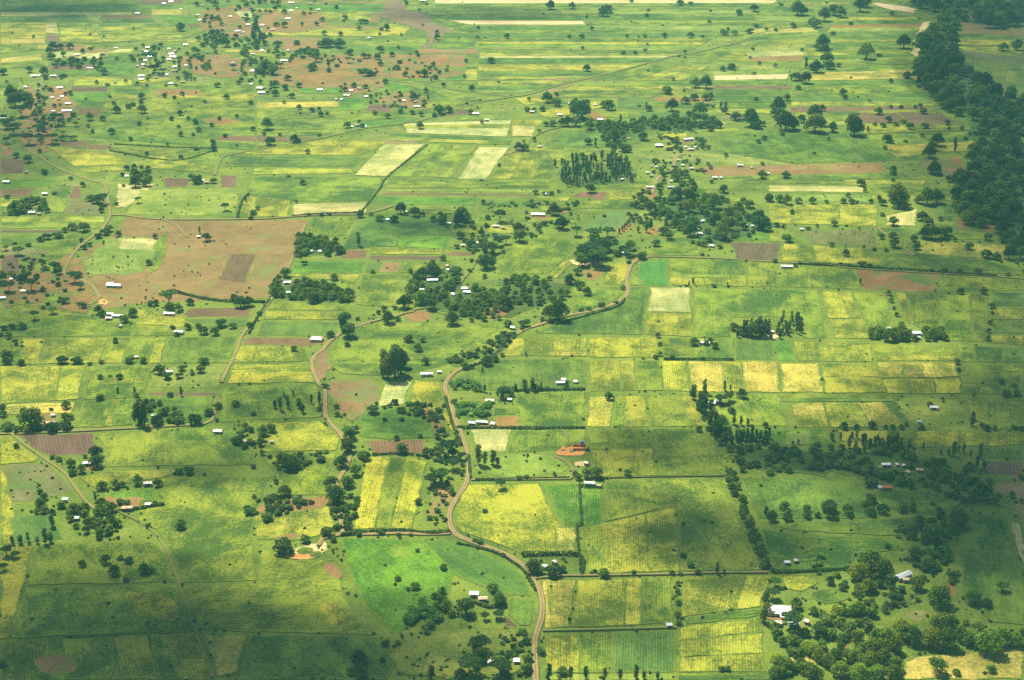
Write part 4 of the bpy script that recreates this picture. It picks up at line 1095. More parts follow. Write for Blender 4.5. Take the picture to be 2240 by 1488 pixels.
CROP_NAME = {'m':('maize_field','green maize'),'g':('maize_field','deep green maize'),'y':('maize_field','yellowing maize'),'Y':('maize_field','bright yellow maize'),
 'O':('maize_field','dry ochre maize'),'o':('maize_field','dry tan stalks'),'s':('stubble_field','pale straw stubble'),'S':('sand_ground','pale sandy ground'),
 'p':('pasture_ground','thin pasture'),'v':('bean_field','vivid green beans'),'w':('wheat_field','smooth emerald young wheat'),'t':('vegetable_field','teal green vegetables'),
 'f':('wood_floor','dark leafy wood floor'),'T':('vegetable_field','bluish green cabbages'),'k':('fallow_field','weedy brownish fallow'),'b':('ploughed_field','brown ploughed earth'),'d':('ploughed_field','dark ploughed earth'),
 'R':('earth_ground','weedy brown earth'),'r':('earth_ground','bare brown earth'),'q':('earth_ground','bare reddish earth'),'n':('mud_ground','dry brown mud bed'),'x':('clay_ground','orange clay')}
CROP_H = dict(R=.04, f=.05, m=.36, g=.40, y=.36, Y=.33, O=.32, o=.30, s=.14, S=.06, p=.10, v=.22, w=.2, t=.22, T=.18, k=.12, b=.05, d=.05, r=.04, q=.04, n=.03, x=.08)

# ------------------------------------------------------------ the plain
def ground_material():
    g = N('ground_cover')
    pos = g.n("ShaderNodeNewGeometry").outputs['Position']
    big = g.noise(pos, .0035, 4, .6, .5); mid = g.noise(pos, .022, 4, .6, .8); fine = g.noise(pos, .35, 3, .7); grn = g.noise(pos, 1.2, 2, .7)
    vor = g.n("ShaderNodeTexVoronoi"); vor.distance = 'CHEBYCHEV'; vor.inputs['Scale'].default_value = .012; g.l(pos, vor.inputs['Vector'])
    f = g.math('ADD', g.math('MULTIPLY', g.math('SUBTRACT', mid, .5), 2.2), g.math('MULTIPLY', g.math('SUBTRACT', g.math('ADD', fine, grn), 1.0), 1.6))
    f = g.math('ADD', f, .46, clamp=True)
    c = g.mix(f, (.056, .105, .010), (.21, .275, .028))
    tone = g.n("ShaderNodeSeparateColor"); g.l(vor.outputs['Color'], tone.inputs[0])
    c = g.mix(g.math('MULTIPLY', tone.outputs[0], .25), c, (.22, .29, .04))
    e = g.math('ADD', big, g.math('MULTIPLY', mid, .45))
    c = g.mix(g.step(e, .86, .96), c, g.mix(fine, (.20, .12, .06), (.38, .25, .13)))
    g.l(c, g.p.inputs['Base Color']); g.bump(g.math('ADD', fine, grn), .6, 1.5)
    return g.m
me = bpy.data.meshes.new('ground')
gx = 12000.
me.from_pydata([(-gx, -gx, 0), (gx, -gx, 0), (gx, gx, 0), (-gx, gx, 0)], [], [(0, 1, 2, 3)])
me.materials.append(ground_material())
tag(mesh_obj('ground', me), 'wide green farming plain covered with small fields', kind='structure')

def inside(p, poly):
    x, y = p[0], p[1]; c = False; j = len(poly) - 1
    for i in range(len(poly)):
        xi, yi = poly[i][0], poly[i][1]; xj, yj = poly[j][0], poly[j][1]
        if (yi > y) != (yj > y) and x < (xj - xi) * (y - yi) / (yj - yi) + xi: c = not c
        j = i
    return c
def chaikin(pts, n=2):
    for _ in range(n):
        q = []
        for i in range(len(pts)):
            a, b = pts[i], pts[(i + 1) % len(pts)]
            q += [a * .75 + b * .25, a * .25 + b * .75]
        pts = q
    return pts
PLOTS = []     # (outline in metres, bounding box, top, letter)
PTS_SURVEY = []
fr = random.Random(11)
def rowvec(a, b):
    d = (b - a); d.z = 0
    return d.normalized() if d.length > .01 else Vector((0, 1, 0))
def plot(letter, pts, ragged=False, across=False, tint=None, inset=.5):
    P = [ground(x, y) for x, y in pts]
    rv = rowvec(P[0], P[1]) if across else rowvec(P[2] if len(P) > 2 else P[1], P[1])
    ux = Vector((rv.y, -rv.x, 0))
    cen = sum(P, Vector()) / len(P)
    per = sum((P[i] - P[i - 1]).length for i in range(len(P)))
    if ragged: P = chaikin(P, 2)
    amp = min(7., per / 70) if ragged else 1.1
    out = []
    seed = fr.random() * 1000; ins_k = fr.uniform(.3, 1.5)
    for i in range(len(P)):
        a, b = P[i], P[(i + 1) % len(P)]
        L = (b - a).length; n = max(1, min(22, int(L / (7 if ragged else 9))))
        for k in range(n):
            q = a.lerp(b, k / n)
            d = Vector((mnoise.noise(Vector((q.x * .09 + seed, q.y * .09, 0))), mnoise.noise(Vector((q.x * .09, q.y * .09, seed + 5))), 0)) * amp * 2
            if k == 0 and not ragged: d *= .6
            q = q + d
            v = cen - q
            if v.length > 3: q = q + v.normalized() * inset * ins_k
            out.append(q)
    n = len(out)
    bb = (min(q.x for q in out), max(q.x for q in out), min(q.y for q in out), max(q.y for q in out))
    top = CROP_H[letter]
    for (o2, b2, t2, l2) in PLOTS:
        if bb[0] < b2[1] and bb[1] > b2[0] and bb[2] < b2[3] and bb[3] > b2[2]:
            if inside(cen, o2) or any(inside(q, o2) for q in out[::2]) or any(inside(q, out) for q in o2[::3]):
                top = max(top, t2 + .02)
    PLOTS.append((out, bb, top, letter))
    area = sum(out[i].x * out[(i + 1) % n].y - out[(i + 1) % n].x * out[i].y for i in range(n)) / 2
    sg = 1 if area > 0 else -1
    dd = min(7. if ragged else 3.2, .28 * 2 * abs(area) / max(per, 1))
    inn = []
    for i in range(n):
        tv = out[(i + 1) % n] - out[i - 1]; tv.z = 0; tv.normalize()
        nv_ = Vector((-tv.y, tv.x, 0)) * sg
        ok = all(inside(out[i] + nv_ * dd * k, out) for k in (.5, 1., 1.7)) and all(abs(out[j].x - out[i].x) + abs(out[j].y - out[i].y) > 2.6 * dd or min(abs(j - i), n - abs(j - i)) < 4 for j in range(n))
        inn.append(out[i] + nv_ * (dd if ok else .12) + Vector((0, 0, .012 * (i % 3))))
    vs = [(q.x, q.y, top) for q in out] + [(q.x, q.y, -.3) for q in out] + [(q.x, q.y, top + .004 + q.z) for q in inn]
    fs = [tuple(range(2 * n, 3 * n))] + [(i, (i + 1) % n, 2 * n + (i + 1) % n, 2 * n + i) for i in range(n)] + [(i, i + n, (i + 1) % n + n, (i + 1) % n) for i in range(n)]
    if area < 0: fs = [tuple(reversed(f)) for f in fs]
    nm, what = CROP_NAME[letter]
    me = bpy.data.meshes.new(nm); me.from_pydata(vs, [], fs)
    uvl = me.uv_layers.new(name='UVMap')
    for lp in me.loops:
        co = me.vertices[lp.vertex_index].co
        uvl.data[lp.index].uv = (co.dot(ux), co.dot(rv))
    at = me.attributes.new('edge', 'FLOAT', 'POINT'); at.data.foreach_set('value', [0.] * (2 * n) + [1.] * n)
    me.materials.append(CROP[letter])
    o = mesh_obj(nm, me)
    t = tint or (1 + fr.uniform(-.09, .07), 1 + fr.uniform(-.05, .05), 1 + fr.uniform(-.15, .15))
    o.color = (*t, 1)
    tag(o, 'plot of ' + what + ' on the flat plain', kind='structure')
    return o
def pairs(tok):
    f = [float(t) for t in tok]; return [(f[i], f[i + 1]) for i in range(0, len(f), 2)]
L = lambda p, q, f: (p[0] + (q[0] - p[0]) * f, p[1] + (q[1] - p[1]) * f)
sr = random.Random(23)
for ln in FIELDS.strip().splitlines():
    t = ln.split(); pp = pairs(t[1:]); ac = '-' in t[0]
    wide = max(p[0] for p in pp) - min(p[0] for p in pp)
    if len(pp) == 4 and t[0][0] in 'myYgO' and '~' not in t[0] and wide > 70 and sr.random() < .75:
        a, b, c2, d = pp; k = 2 if wide < 130 else 3; cut = [0] + sorted(sr.uniform(.2, .8) for _ in range(k - 1)) + [1]
        side = not ac and sr.random() < .8
        for i in range(k):
            f0, f1 = cut[i], cut[i + 1]
            if f1 - f0 < .12: f0 = max(0, f1 - .12)
            lt = t[0][0] if sr.random() < .75 else {'m': 'y', 'y': 'm', 'Y': 'y', 'g': 'm', 'O': 'y'}[t[0][0]]
            q = sr.uniform(.86, 1.08); tn = (q * sr.uniform(.94, 1.04), q, q)
            if side: plot(lt, [L(a, b, f0), L(a, b, f1), L(d, c2, f1), L(d, c2, f0)], tint=tn, inset=.12)
            else: plot(lt, [L(a, d, f0), L(b, c2, f0), L(b, c2, f1), L(a, d, f1)], across=ac, tint=tn, inset=.12)
    else: plot(t[0][0], pp, '~' in t[0], ac)
for ln in BLOCKS.strip().splitlines():
    c, st = ln.split('|'); (a, b, c2, d) = pairs(c.split())
    ss = [(s[0], float(s[1:])) for s in st.split()]
    tot = sum(s[1] for s in ss); acc = 0
    for s, w in ss:
        f0, f1 = acc / tot, (acc + w) / tot; acc += w
        plot(s, [L(a, d, f0), L(b, c2, f0), L(b, c2, f1), L(a, d, f1)], across=True, inset=.6)
def uncovered(x, y):
    p = ground(x, y)
    return not any(b2[0] < p.x < b2[1] and b2[2] < p.y < b2[3] and inside(p, o2) for o2, b2, t2, l2 in PLOTS)
lines = [(ground(*a), ground(*b)) for _n, _w, s_ in TRACKS for a, b in zip(pairs(s_.split())[:-1], pairs(s_.split())[1:])]
def crosses(pts):
    P = [ground(*p) for p in pts]; c = sum(P, Vector()) / 4; r = max((p - c).length for p in P)
    for a, b in lines:
        for k in range(6):
            q = a.lerp(b, k / 5)
            if (q - c).length < r * 1.05 and inside(q, [p + (p - c) * .12 for p in P]): return True
    return False
made = 0
for _ in range(2600):
    x, y = sr.uniform(-10, 2020), 4 + sr.random() ** 1.3 * 640
    w, h = sr.uniform(50, 170) * (.6 + y / 900), sr.uniform(5, 11) * (.6 + y / 350); sk = sr.uniform(-.2, .6) * h
    pts = [(x + sk, y), (x + w + sk, y + sr.uniform(-1.5, 1.5)), (x + w, y + h), (x, y + h + sr.uniform(-1, 1))]
    if not all(uncovered(x + w * i / 6 + sk * (1 - j / 2), y + h * j / 2) for i in range(7) for j in range(3)) or crosses(pts): continue
    plot(sr.choice('mmmggyypptvkbOm'), pts, across=True, inset=.3); made += 1
    if made >= 130: break
made = 0
for _ in range(900):                                           # the farmland goes on past the edges of the view
    x = sr.choice((sr.uniform(-420, -150), sr.uniform(2245, 2520))); y = 10 + sr.random() * 1500
    w, h = sr.uniform(90, 180), sr.uniform(10, 18) * (.4 + y / 420)
    pts = [(x, y), (x + w, y + sr.uniform(-2, 2)), (x + w - .02 * h, y + h), (x, y + h)]
    if max(p[0] for p in pts) > -12 and x < 0: continue
    if not all(uncovered(x + w * i / 4, y + h * j / 2) for i in range(5) for j in range(3)): continue
    plot(sr.choice('mmmggyypvkdOm'), pts, across=True, inset=.6); made += 1
    if made >= 90: break
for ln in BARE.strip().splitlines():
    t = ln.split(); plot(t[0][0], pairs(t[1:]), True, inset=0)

# ------------------------------------------------------------ unpaved tracks
def track_material():
    g = N('packed_dirt')
    uv = g.n("ShaderNodeUVMap").outputs[0]
    sep = g.n("ShaderNodeSeparateXYZ"); g.l(uv, sep.inputs[0])
    pos = g.n("ShaderNodeNewGeometry").outputs['Position']
    n1 = g.noise(pos, .12, 3, .6); n2 = g.noise(pos, 1.0, 3, .7)
    c = g.mix(g.math('ADD', g.math('MULTIPLY', g.math('SUBTRACT', n1, .5), 1.6), g.math('MULTIPLY', n2, .9), clamp=True), (.14, .095, .035), (.33, .225, .088))
    side = g.math('ABSOLUTE', sep.outputs[0])                    # 0 in the middle, 1 at the verge
    edge = g.step(g.math('ADD', side, g.math('MULTIPLY', g.math('SUBTRACT', n2, .5), .9)), .82, 1.1)
    rut = g.math('MULTIPLY', g.step(g.math('ABSOLUTE', g.math('SUBTRACT', g.math('ADD', side, g.math('MULTIPLY', g.math('SUBTRACT', n1, .5), .3)), .5)), .24, .10), .6)
    c = g.mix(rut, c, (.44, .32, .16))
    crown = g.math('MULTIPLY', g.step(g.math('ADD', side, g.math('MULTIPLY', g.math('SUBTRACT', n1, .5), .6)), .28, .05), .4)
    c = g.mix(crown, c, (.17, .16, .06))
    c = g.mix(edge, c, (.09, .14, .02))
    oc = g.n('ShaderNodeObjectInfo').outputs['Color']; sc = g.n('ShaderNodeSeparateColor'); g.l(oc, sc.inputs[0])
    c = g.mix(g.math('MULTIPLY', sc.outputs[0], g.math('ADD', g.math('MULTIPLY', n1, .8), .45), clamp=True), c, g.mix(n2, (.07, .13, .015), (.17, .22, .03)))
    g.l(c, g.p.inputs['Base Color']); g.bump(n2, .5, .5)
    return g.m
TM = track_material()
def smooth_line(P, step):
    out = []
    for i in range(len(P) - 1):
        p0 = P[max(0, i - 1)]; p1 = P[i]; p2 = P[i + 1]; p3 = P[min(len(P) - 1, i + 2)]
        n = max(1, int((p2 - p1).length / step))
        for k in range(n):
            t = k / n
            out.append(.5 * ((2 * p1) + (p2 - p0) * t + (2 * p0 - 5 * p1 + 4 * p2 - p3) * t * t + (3 * p1 - p0 - 3 * p2 + p3) * t ** 3))
    out.append(P[-1]); return out
import re
GRASSY = re.compile('^(470 384|600 160|255 1118|1320 1047|1045 560|1232 278|1163 222|1187 1381|1890 296|354 86|100 90|850 700)')
tz = .95
TRACK_LINES = []
for name, w, s in TRACKS:
    w *= .85
    P = smooth_line([ground(x, y) for x, y in pairs(s.split())], 5.)
    TRACK_LINES.append((w, P))
    tz += .006
    vs, fs, uvs = [], [], []
    prof = (-1.25, -1, -.5, 0, .5, 1, 1.25)
    for i, p in enumerate(P):
        d = (P[min(i + 1, len(P) - 1)] - P[max(i - 1, 0)]); d.z = 0; d.normalize(); s_ = Vector((d.y, -d.x, 0))
        ww = w * .5 * (1 + .22 * mnoise.noise(p * .05)) 
        for k in prof:
            q = p + s_ * ww * k
            zz = -.2 if abs(k) > 1 else tz - .1 * (abs(abs(k) - .5) < .1) - .1 * (abs(k) == 1)
            vs.append((q.x, q.y, zz)); uvs.append((max(-1, min(1, k)), i * 5.))
    m = len(prof)
    for i in range(len(P) - 1):
        for k in range(m - 1):
            a = i * m + k; fs.append((a, a + 1, a + 1 + m, a + m))
    me = bpy.data.meshes.new(name); me.from_pydata(vs, [], fs); me.materials.append(TM)
    uvl = me.uv_layers.new(name='UVMap')
    for lp in me.loops: uvl.data[lp.index].uv = uvs[lp.vertex_index]
    for pl in me.polygons: pl.use_smooth = True
    to = mesh_obj(name, me); to.color = (.8 if GRASSY.search(s) else .42 if name == 'dirt_lane' else .12, 0, 0, 1)
    tag(to, 'unpaved brown earth track winding between the fields', kind='structure')

# ------------------------------------------------------------ trees
def leaf_material(name, a, b, rough=.7):
    g = N(name, rough)
    info = g.n("ShaderNodeObjectInfo"); at = g.n("ShaderNodeAttribute"); at.attribute_name = 'tone'
    f = g.math('ADD', g.math('MULTIPLY', at.outputs['Fac'], .8), g.math('MULTIPLY', g.math('SUBTRACT', info.outputs['Random'], .5), .5), clamp=True)
    c = g.mix(f, a, b)
    c = g.mix(1.0, c, info.outputs['Color'], 'MULTIPLY')
    g.l(c, g.p.inputs['Base Color'])
    tr = g.n("ShaderNodeBsdfTranslucent"); g.l(c, tr.inputs[0])
    mx = g.n("ShaderNodeMixShader"); mx.inputs[0].default_value = .34
    g.l(g.p.outputs[0], mx.inputs[1]); g.l(tr.outputs[0], mx.inputs[2]); g.l(mx.outputs[0], g.out.inputs[0])
    return g.m
def bark_material():
    g = N('bark'); pos = g.n("ShaderNodeTexCoord").outputs['Object']
    g.l(g.mix(g.noise(pos, 9., 3), (.07, .05, .035), (.20, .16, .12)), g.p.inputs['Base Color']); return g.m
BARK = bark_material()
LEAF = {
 'r': leaf_material('broadleaf_leaves', (.040, .090, .010), (.20, .31, .030)),
 'a': leaf_material('acacia_leaves', (.045, .110, .020), (.11, .22, .035)),
 'c': leaf_material('slender_tree_leaves', (.045, .095, .018), (.15, .24, .036)),
 'e': leaf_material('eucalyptus_leaves', (.045, .095, .018), (.15, .24, .036)),
 'b': leaf_material('shrub_leaves', (.065, .135, .022), (.16, .27, .040)),
 'n': leaf_material('banana_leaves', (.05, .16, .015), (.18, .36, .03), .45),
}
def tube(vs, fs, pts, rad, sides=6):
    base = len(vs)
    for p, r in zip(pts, rad):
        for k in range(sides):
            a = 2 * math.pi * k / sides; vs.append((p[0] + r * math.cos(a), p[1] + r * math.sin(a), p[2]))
    for i in range(len(pts) - 1):
        for k in range(sides):
            a = base + i * sides + k; b = base + i * sides + (k + 1) % sides
            fs.append((a, b, b + sides, a + sides))
def quads(centres, normals, sizes, r):
    """leaf clumps: slightly folded quads"""
    n = len(centres)
    t = r.normal(size=(n, 3)); t -= normals * np.sum(t * normals, 1)[:, None]
    t /= np.linalg.norm(t, axis=1)[:, None] + 1e-9
    b = np.cross(normals, t)
    s = sizes[:, None]
    asp = r.uniform(.6, 1.2, (n, 1))
    v = np.stack([centres - t * s - b * s * asp, centres + t * s * .9 - b * s * asp * .7, centres + t * s + b * s * asp, centres - t * s * .8 + b * s * asp], 1)
    return v.reshape(-1, 3)
def crown_points(kind, n, r):
    """lobed crown, spread 1 metre wide, foot at the origin"""
    if kind == 'r':
        H = r.uniform(.85, 1.05); k = r.integers(13, 18)
        ang = np.arange(k) * 2.4 + r.uniform(0, 6); rad = np.sqrt(np.linspace(.02, 1, k)) * .32
        c = np.stack([rad * np.cos(ang), rad * np.sin(ang) * .95, H * (.27 + .34 * (1 - (rad / .32) ** 1.5)) + r.uniform(-.08, .09, k)], 1)
        lr = r.uniform(.17, .26, k); sq = 1.0
    elif kind == 'a':
        H = r.uniform(.50, .62); k = 11
        ang = np.arange(k) * 2.4; rad = np.sqrt(np.linspace(.02, 1, k)) * .36
        c = np.stack([rad * np.cos(ang), rad * np.sin(ang), H + r.uniform(-.05, .03, k) - rad * .08], 1)
        lr = r.uniform(.13, .19, k); sq = .42
    elif kind in 'ce':
        H = 2.5 if kind == 'c' else 2.0; k = 9
        z = np.linspace(.16, .88, k) * H
        c = np.stack([r.uniform(-.10, .10, k), r.uniform(-.10, .10, k), z], 1)
        lr = np.interp(z / H, [.1, .4, .75, .95], [.24, .36, .36, .22]) * r.uniform(.75, 1.1, k); sq = 1.1
    elif kind == 'b':
        k = 6; ang = np.arange(k) * 2.4; rad = np.sqrt(np.linspace(.0, 1, k)) * .28
        c = np.stack([rad * np.cos(ang), rad * np.sin(ang), r.uniform(.18, .36, k)], 1)
        lr = r.uniform(.16, .25, k); sq = .8
    w = lr ** 2; idx = r.choice(k, n, p=w / w.sum())
    d = r.normal(size=(n, 3)); d /= np.linalg.norm(d, axis=1)[:, None]
    d[:, 2] = np.where(d[:, 2] < -.35, -d[:, 2] * .5, d[:, 2])
    rr = lr[idx][:, None] * (1 - .35 * r.random((n, 1)) ** 2)
    pts = c[idx] + d * rr * np.array([1, 1, sq])
    pts[:, 2] = np.maximum(pts[:, 2], .03)
    nr = d + r.normal(scale=.45, size=(n, 3)); nr /= np.linalg.norm(nr, axis=1)[:, None]
    tone = np.clip(r.uniform(.1, .9, k)[idx] * .6 + r.random(n) * .4, 0, 1)
    return pts, nr, tone
def tree_meshes(kind, n, seed, names):
    """returns (crown mesh, trunk mesh, joined mesh)"""
    r = np.random.default_rng(seed)
    V, F = [], []
    if kind == 'n':                                            # banana: arching blades from a short stem
        tone = []
        for k in range(9):
            a = k * 2.4; L = r.uniform(.42, .6); up = r.uniform(.5, 1.1); w = .10
            prev = None
            for i in range(5):
                t = i / 4; rr = L * t; z = .42 + up * .55 * t - .62 * t * t * (1.2 - up * .4)
                cx, cy = rr * math.cos(a), rr * math.sin(a); ww = w * math.sin(math.pi * (.12 + .85 * t)) ; s = (-math.sin(a) * ww, math.cos(a) * ww)
                V += [(cx + s[0], cy + s[1], z - .03), (cx, cy, z + .02), (cx - s[0], cy - s[1], z - .03)]
                m = len(V) - 3
                if i: F += [(m - 3, m - 2, m + 1, m), (m - 2, m - 1, m + 2, m + 1)]; tone += [r.random()] * 2
        crown_V, crown_F, tones = V, F, tone
        tv, tf = [], []; tube(tv, tf, [(0, 0, -.05), (0, 0, .25), (0, 0, .48)], [.07, .055, .04])
    else:
        pts, nr, tones = crown_points(kind, n, r)
        size = r.uniform(.75, 1.25, n) * {'r': 1.75, 'a': 1.6, 'c': 2.1, 'e': 2.0, 'b': 1.7}[kind] / math.sqrt(n) * .62
        q = quads(pts, nr, size, r)
        crown_V = [tuple(x) for x in q]; crown_F = [(4 * i, 4 * i + 1, 4 * i + 2, 4 * i + 3) for i in range(n)]
        tv, tf = [], []
        if kind in 'r':
            tube(tv, tf, [(0, 0, -.05), (.01, 0, .18), (.02, .01, .38), (.01, .02, .6)], [.045, .034, .028, .015])
            for a in (0.4, 2.5, 4.6): tube(tv, tf, [(.01, 0, .28), (.14 * math.cos(a), .14 * math.sin(a), .48), (.24 * math.cos(a), .24 * math.sin(a), .62)], [.022, .016, .008], 5)
        elif kind == 'a':
            tube(tv, tf, [(0, 0, -.05), (.01, 0, .16), (.02, .01, .30)], [.032, .025, .02])
            for a in (0.2, 1.7, 3.2, 4.9): tube(tv, tf, [(.02, .01, .22), (.15 * math.cos(a), .15 * math.sin(a), .38), (.32 * math.cos(a), .32 * math.sin(a), .50)], [.016, .011, .006], 5)
        elif kind in 'ce':
            tube(tv, tf, [(0, 0, -.05), (.01, .01, .6), (-.02, .01, 1.3), (0, 0, 1.9)], [.06, .05, .035, .015])
        else:
            for a in (0.3, 2.2, 4.4): tube(tv, tf, [(0, 0, -.03), (.1 * math.cos(a), .1 * math.sin(a), .22)], [.02, .01], 5)
    def mk(nm, V, F, mats, mi=None, tone=None):
        me = bpy.data.meshes.new(nm); me.from_pydata(V, [], F)
        for m in mats: me.materials.append(m)
        if mi is not None: me.polygons.foreach_set('material_index', mi)
        at = me.attributes.new('tone', 'FLOAT', 'FACE'); at.data.foreach_set('value', np.array(tone, dtype=np.float32))
        return me
    cm = mk(names[0], crown_V, crown_F, [LEAF[kind]], None, tones)
    tm = mk(names[1], tv, tf, [BARK], None, [.5] * len(tf))
    o = len(crown_V)
    jm = mk(names[2], list(crown_V) + tv, list(crown_F) + [tuple(i + o for i in f) for f in tf], [LEAF[kind], BARK], [0] * len(crown_F) + [1] * len(tf), list(tones) + [.5] * len(tf))
    return cm, tm, jm
KNAME = {'r': 'broadleaf_tree', 'a': 'acacia_tree', 'c': 'slender_tree', 'e': 'eucalyptus_tree', 'b': 'shrub', 'n': 'banana_plant'}
KCAT = {'r': 'tree', 'a': 'acacia tree', 'c': 'slender tree', 'e': 'eucalyptus tree', 'b': 'shrub', 'n': 'banana plant'}
KDESC = {'r': 'round dark green tree', 'a': 'flat-topped green acacia', 'c': 'slender upright tree', 'e': 'tall feathery eucalyptus', 'b': 'low green bush', 'n': 'banana plant'}
PART = {'r': ('crown', 'trunk'), 'a': ('crown', 'trunk'), 'c': ('crown', 'trunk'), 'e': ('crown', 'trunk'), 'b': ('foliage', 'stem'), 'n': ('leaves', 'stem')}
KIT = {}
for ki, k in enumerate('racebn'):
    nv = 7 if k == 'r' else 4
    KIT[k] = {lod: [tree_meshes(k, cnt, 100 * ki + 10 * v + (lod == 'far'), (PART[k][0], PART[k][1], KNAME[k])) for v in range(nv)]
              for lod, cnt in (('near', 1500 if k in 'rae' else 800), ('far', 300))}

# ---- read the houses first: nothing grows on them
HS = []
for ln in HOUSES.strip().splitlines():
    a, note = ln.split('|'); x, y, w, k, rc = a.split(); HS.append([float(x), float(y), float(w), k, rc, note.strip()])
ORD = 'first second third fourth fifth sixth seventh eighth ninth tenth eleventh twelfth thirteenth fourteenth fifteenth sixteenth seventeenth eighteenth nineteenth twentieth'.split()
def ordinal(i): return ORD[i] if i < 20 else 'number %d' % (i + 1)
def near_place(x, y):
    return min(PLACES, key=lambda p: (p[0] - x) ** 2 + ((p[1] - y) * 1.5) ** 2)[2]
def clear_of_houses(x, y, w):
    for h in HS:
        if abs(x - h[0]) < h[2] * .5 + w * .42 and -h[2] * .3 < y - h[1] < h[2] * .35 + w * .95: return False
    return True
def y_low(s): return max(p[1] for p in pairs(s.split()))
items = []     # kind, x, y, spread, wood name or None
for ln in TREES.strip().splitlines():
    t = ln.split(); ox, oy, sc = SHEET[t[0]]; v = [float(q) for q in t[2:]]
    for i in range(0, len(v), 3):
        if v[i + 2] > 5: items.append([t[1], ox + v[i] / sc, oy + v[i + 1] / sc, v[i + 2] / sc, None])
for k, n, w0, w1, s, nm in WOODS:
    n = int(n * (1.0 if (w0 >= 20 and y_low(s) > 1300) else 1.5 if w1 > 13 else 1.3))
    poly = pairs(s.split()); xs = [p[0] for p in poly]; ys = [p[1] for p in poly]; got = []; tries = 0
    while len(got) < n and tries < n * 60:
        tries += 1
        x = rng.uniform(min(xs), max(xs)); y = rng.uniform(min(ys), max(ys)); w = rng.uniform(w0, w1)
        if not inside((x, y), poly) or not clear_of_houses(x, y, w): continue
        if any(abs(x - a) < (w + c) * .22 and abs(y - b) < (w + c) * .10 for a, b, c in got): continue
        got.append((x, y, w)); items.append([k, x, y, w, nm])
for n, s, nm in BANANAS:
    poly = pairs(s.split()); xs = [p[0] for p in poly]; ys = [p[1] for p in poly]; c = 0; tries = 0
    while c < n and tries < 900:
        tries += 1; x = rng.uniform(min(xs), max(xs)); y = rng.uniform(min(ys), max(ys))
        if inside((x, y), poly): items.append(['n', x, y, rng.uniform(4.6, 6.2) / unit(y), nm]); c += 1
# largest 300 of each kind stand alone
solo, mass = [], {}
for k in 'racebn':
    L = sorted([t for t in items if t[0] == k], key=lambda t: -t[3])
    solo += L[:300]
    if L[300:]: mass[k] = L[300:]
groups = {}
for t in solo:
    if t[4] is None: groups.setdefault((near_place(t[1], t[2]), t[0]), []).append(t)
for (pl, k), L in groups.items():
    L.sort(key=lambda t: t[1]); ws = sorted(t[3] for t in L)
    for i, t in enumerate(L):
        pos = '' if len(L) == 1 else ('leftmost ' if i == 0 else 'rightmost ' if i == len(L) - 1 else ordinal(i) + ' ')
        fl = '' if len(L) == 1 or i in (0, len(L) - 1) else ' from the left'
        t.append('%s%s%s by %s' % (pos, KDESC[k], fl, pl)); t.append(KDESC[k] + 's by ' + pl if len(L) > 1 else None)
# trees of a wood: told apart by depth row and order where few, else one shared description
wg = {}
for t in solo:
    if t[4]: wg.setdefault((t[4], t[0]), []).append(t)
for (nm, k), L in wg.items():
    L.sort(key=lambda t: t[1])
    for i, t in enumerate(L):
        if len(L) <= 20 and k != 'n':
            pos = 'leftmost ' if i == 0 else 'rightmost ' if i == len(L) - 1 else ordinal(i) + ' '
            fl = '' if i in (0, len(L) - 1) else ' from the left'
            t.append('%s%s%s in %s' % (pos, KDESC[k], fl, nm))
        else: t.append('%s in %s' % (KDESC[k], nm))
        t.append(KDESC[k] + 's in ' + nm)
def shade(k, t):
    r = rng.uniform(-.32, .38); h = rng.uniform(-.16, .22)
    far = t[2] < 500
    c = [1 + r + h, 1 + r, 1 + r - h]
    if t[4] and 'dark' in t[4]: c = [q * .95 for q in c]
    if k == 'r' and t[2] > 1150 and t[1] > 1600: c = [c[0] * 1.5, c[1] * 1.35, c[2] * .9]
    q = rng.random()
    if q < .12: c = [c[0] * 1.45, c[1] * 1.12, c[2] * .8]
    elif q < .24: c = [c[0] * .7, c[1] * .82, c[2] * 1.1]
    elif q < .30: c = [c[0] * 1.5, c[1] * 1.45, c[2] * 1.2]
    return (*c, 1)
def place_tree(t):
    k, x, y, w = t[:4]
    s = w * unit(y) * (1.08 if y > 600 else .88 if x < 1150 else 1.0); p = ground(x, y); v = rng.randrange(len(KIT[k]['near']))
    big = w >= 15
    cm, tm, jm = KIT[k]['near' if w >= 17 or (t[2] > 900 and w > 12) else 'far'][v]
    hz = s * (rng.uniform(.9, 1.12) if k not in 'ce' else rng.uniform(.55, 1.05)) * (1.15 if y < 600 and k == 'r' else 1)
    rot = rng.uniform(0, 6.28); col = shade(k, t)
    if big:
        e = link(bpy.data.objects.new(KNAME[k], None)); e.empty_display_size = 1
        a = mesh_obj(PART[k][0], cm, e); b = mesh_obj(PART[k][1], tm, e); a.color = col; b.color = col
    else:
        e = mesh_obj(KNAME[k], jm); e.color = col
    e.location = p; e.scale = (s, s, hz); e.rotation_euler = (0, 0, rot)
    tag(e, t[5], KCAT[k], t[6])
SHORT = {'round dark green tree': 'round tree', 'flat-topped green acacia': 'acacia', 'slender upright tree': 'slender tree', 'low green bush': 'bush', 'tall feathery eucalyptus': 'eucalyptus'}
for t in solo:
    if len(t[5].split()) > 16:
        for a, b in SHORT.items(): t[5] = t[5].replace(a, b)
    if len(t[5].split()) > 16: t[5] = t[5].replace(' from the left', ' rightward')
for t in solo: place_tree(t)
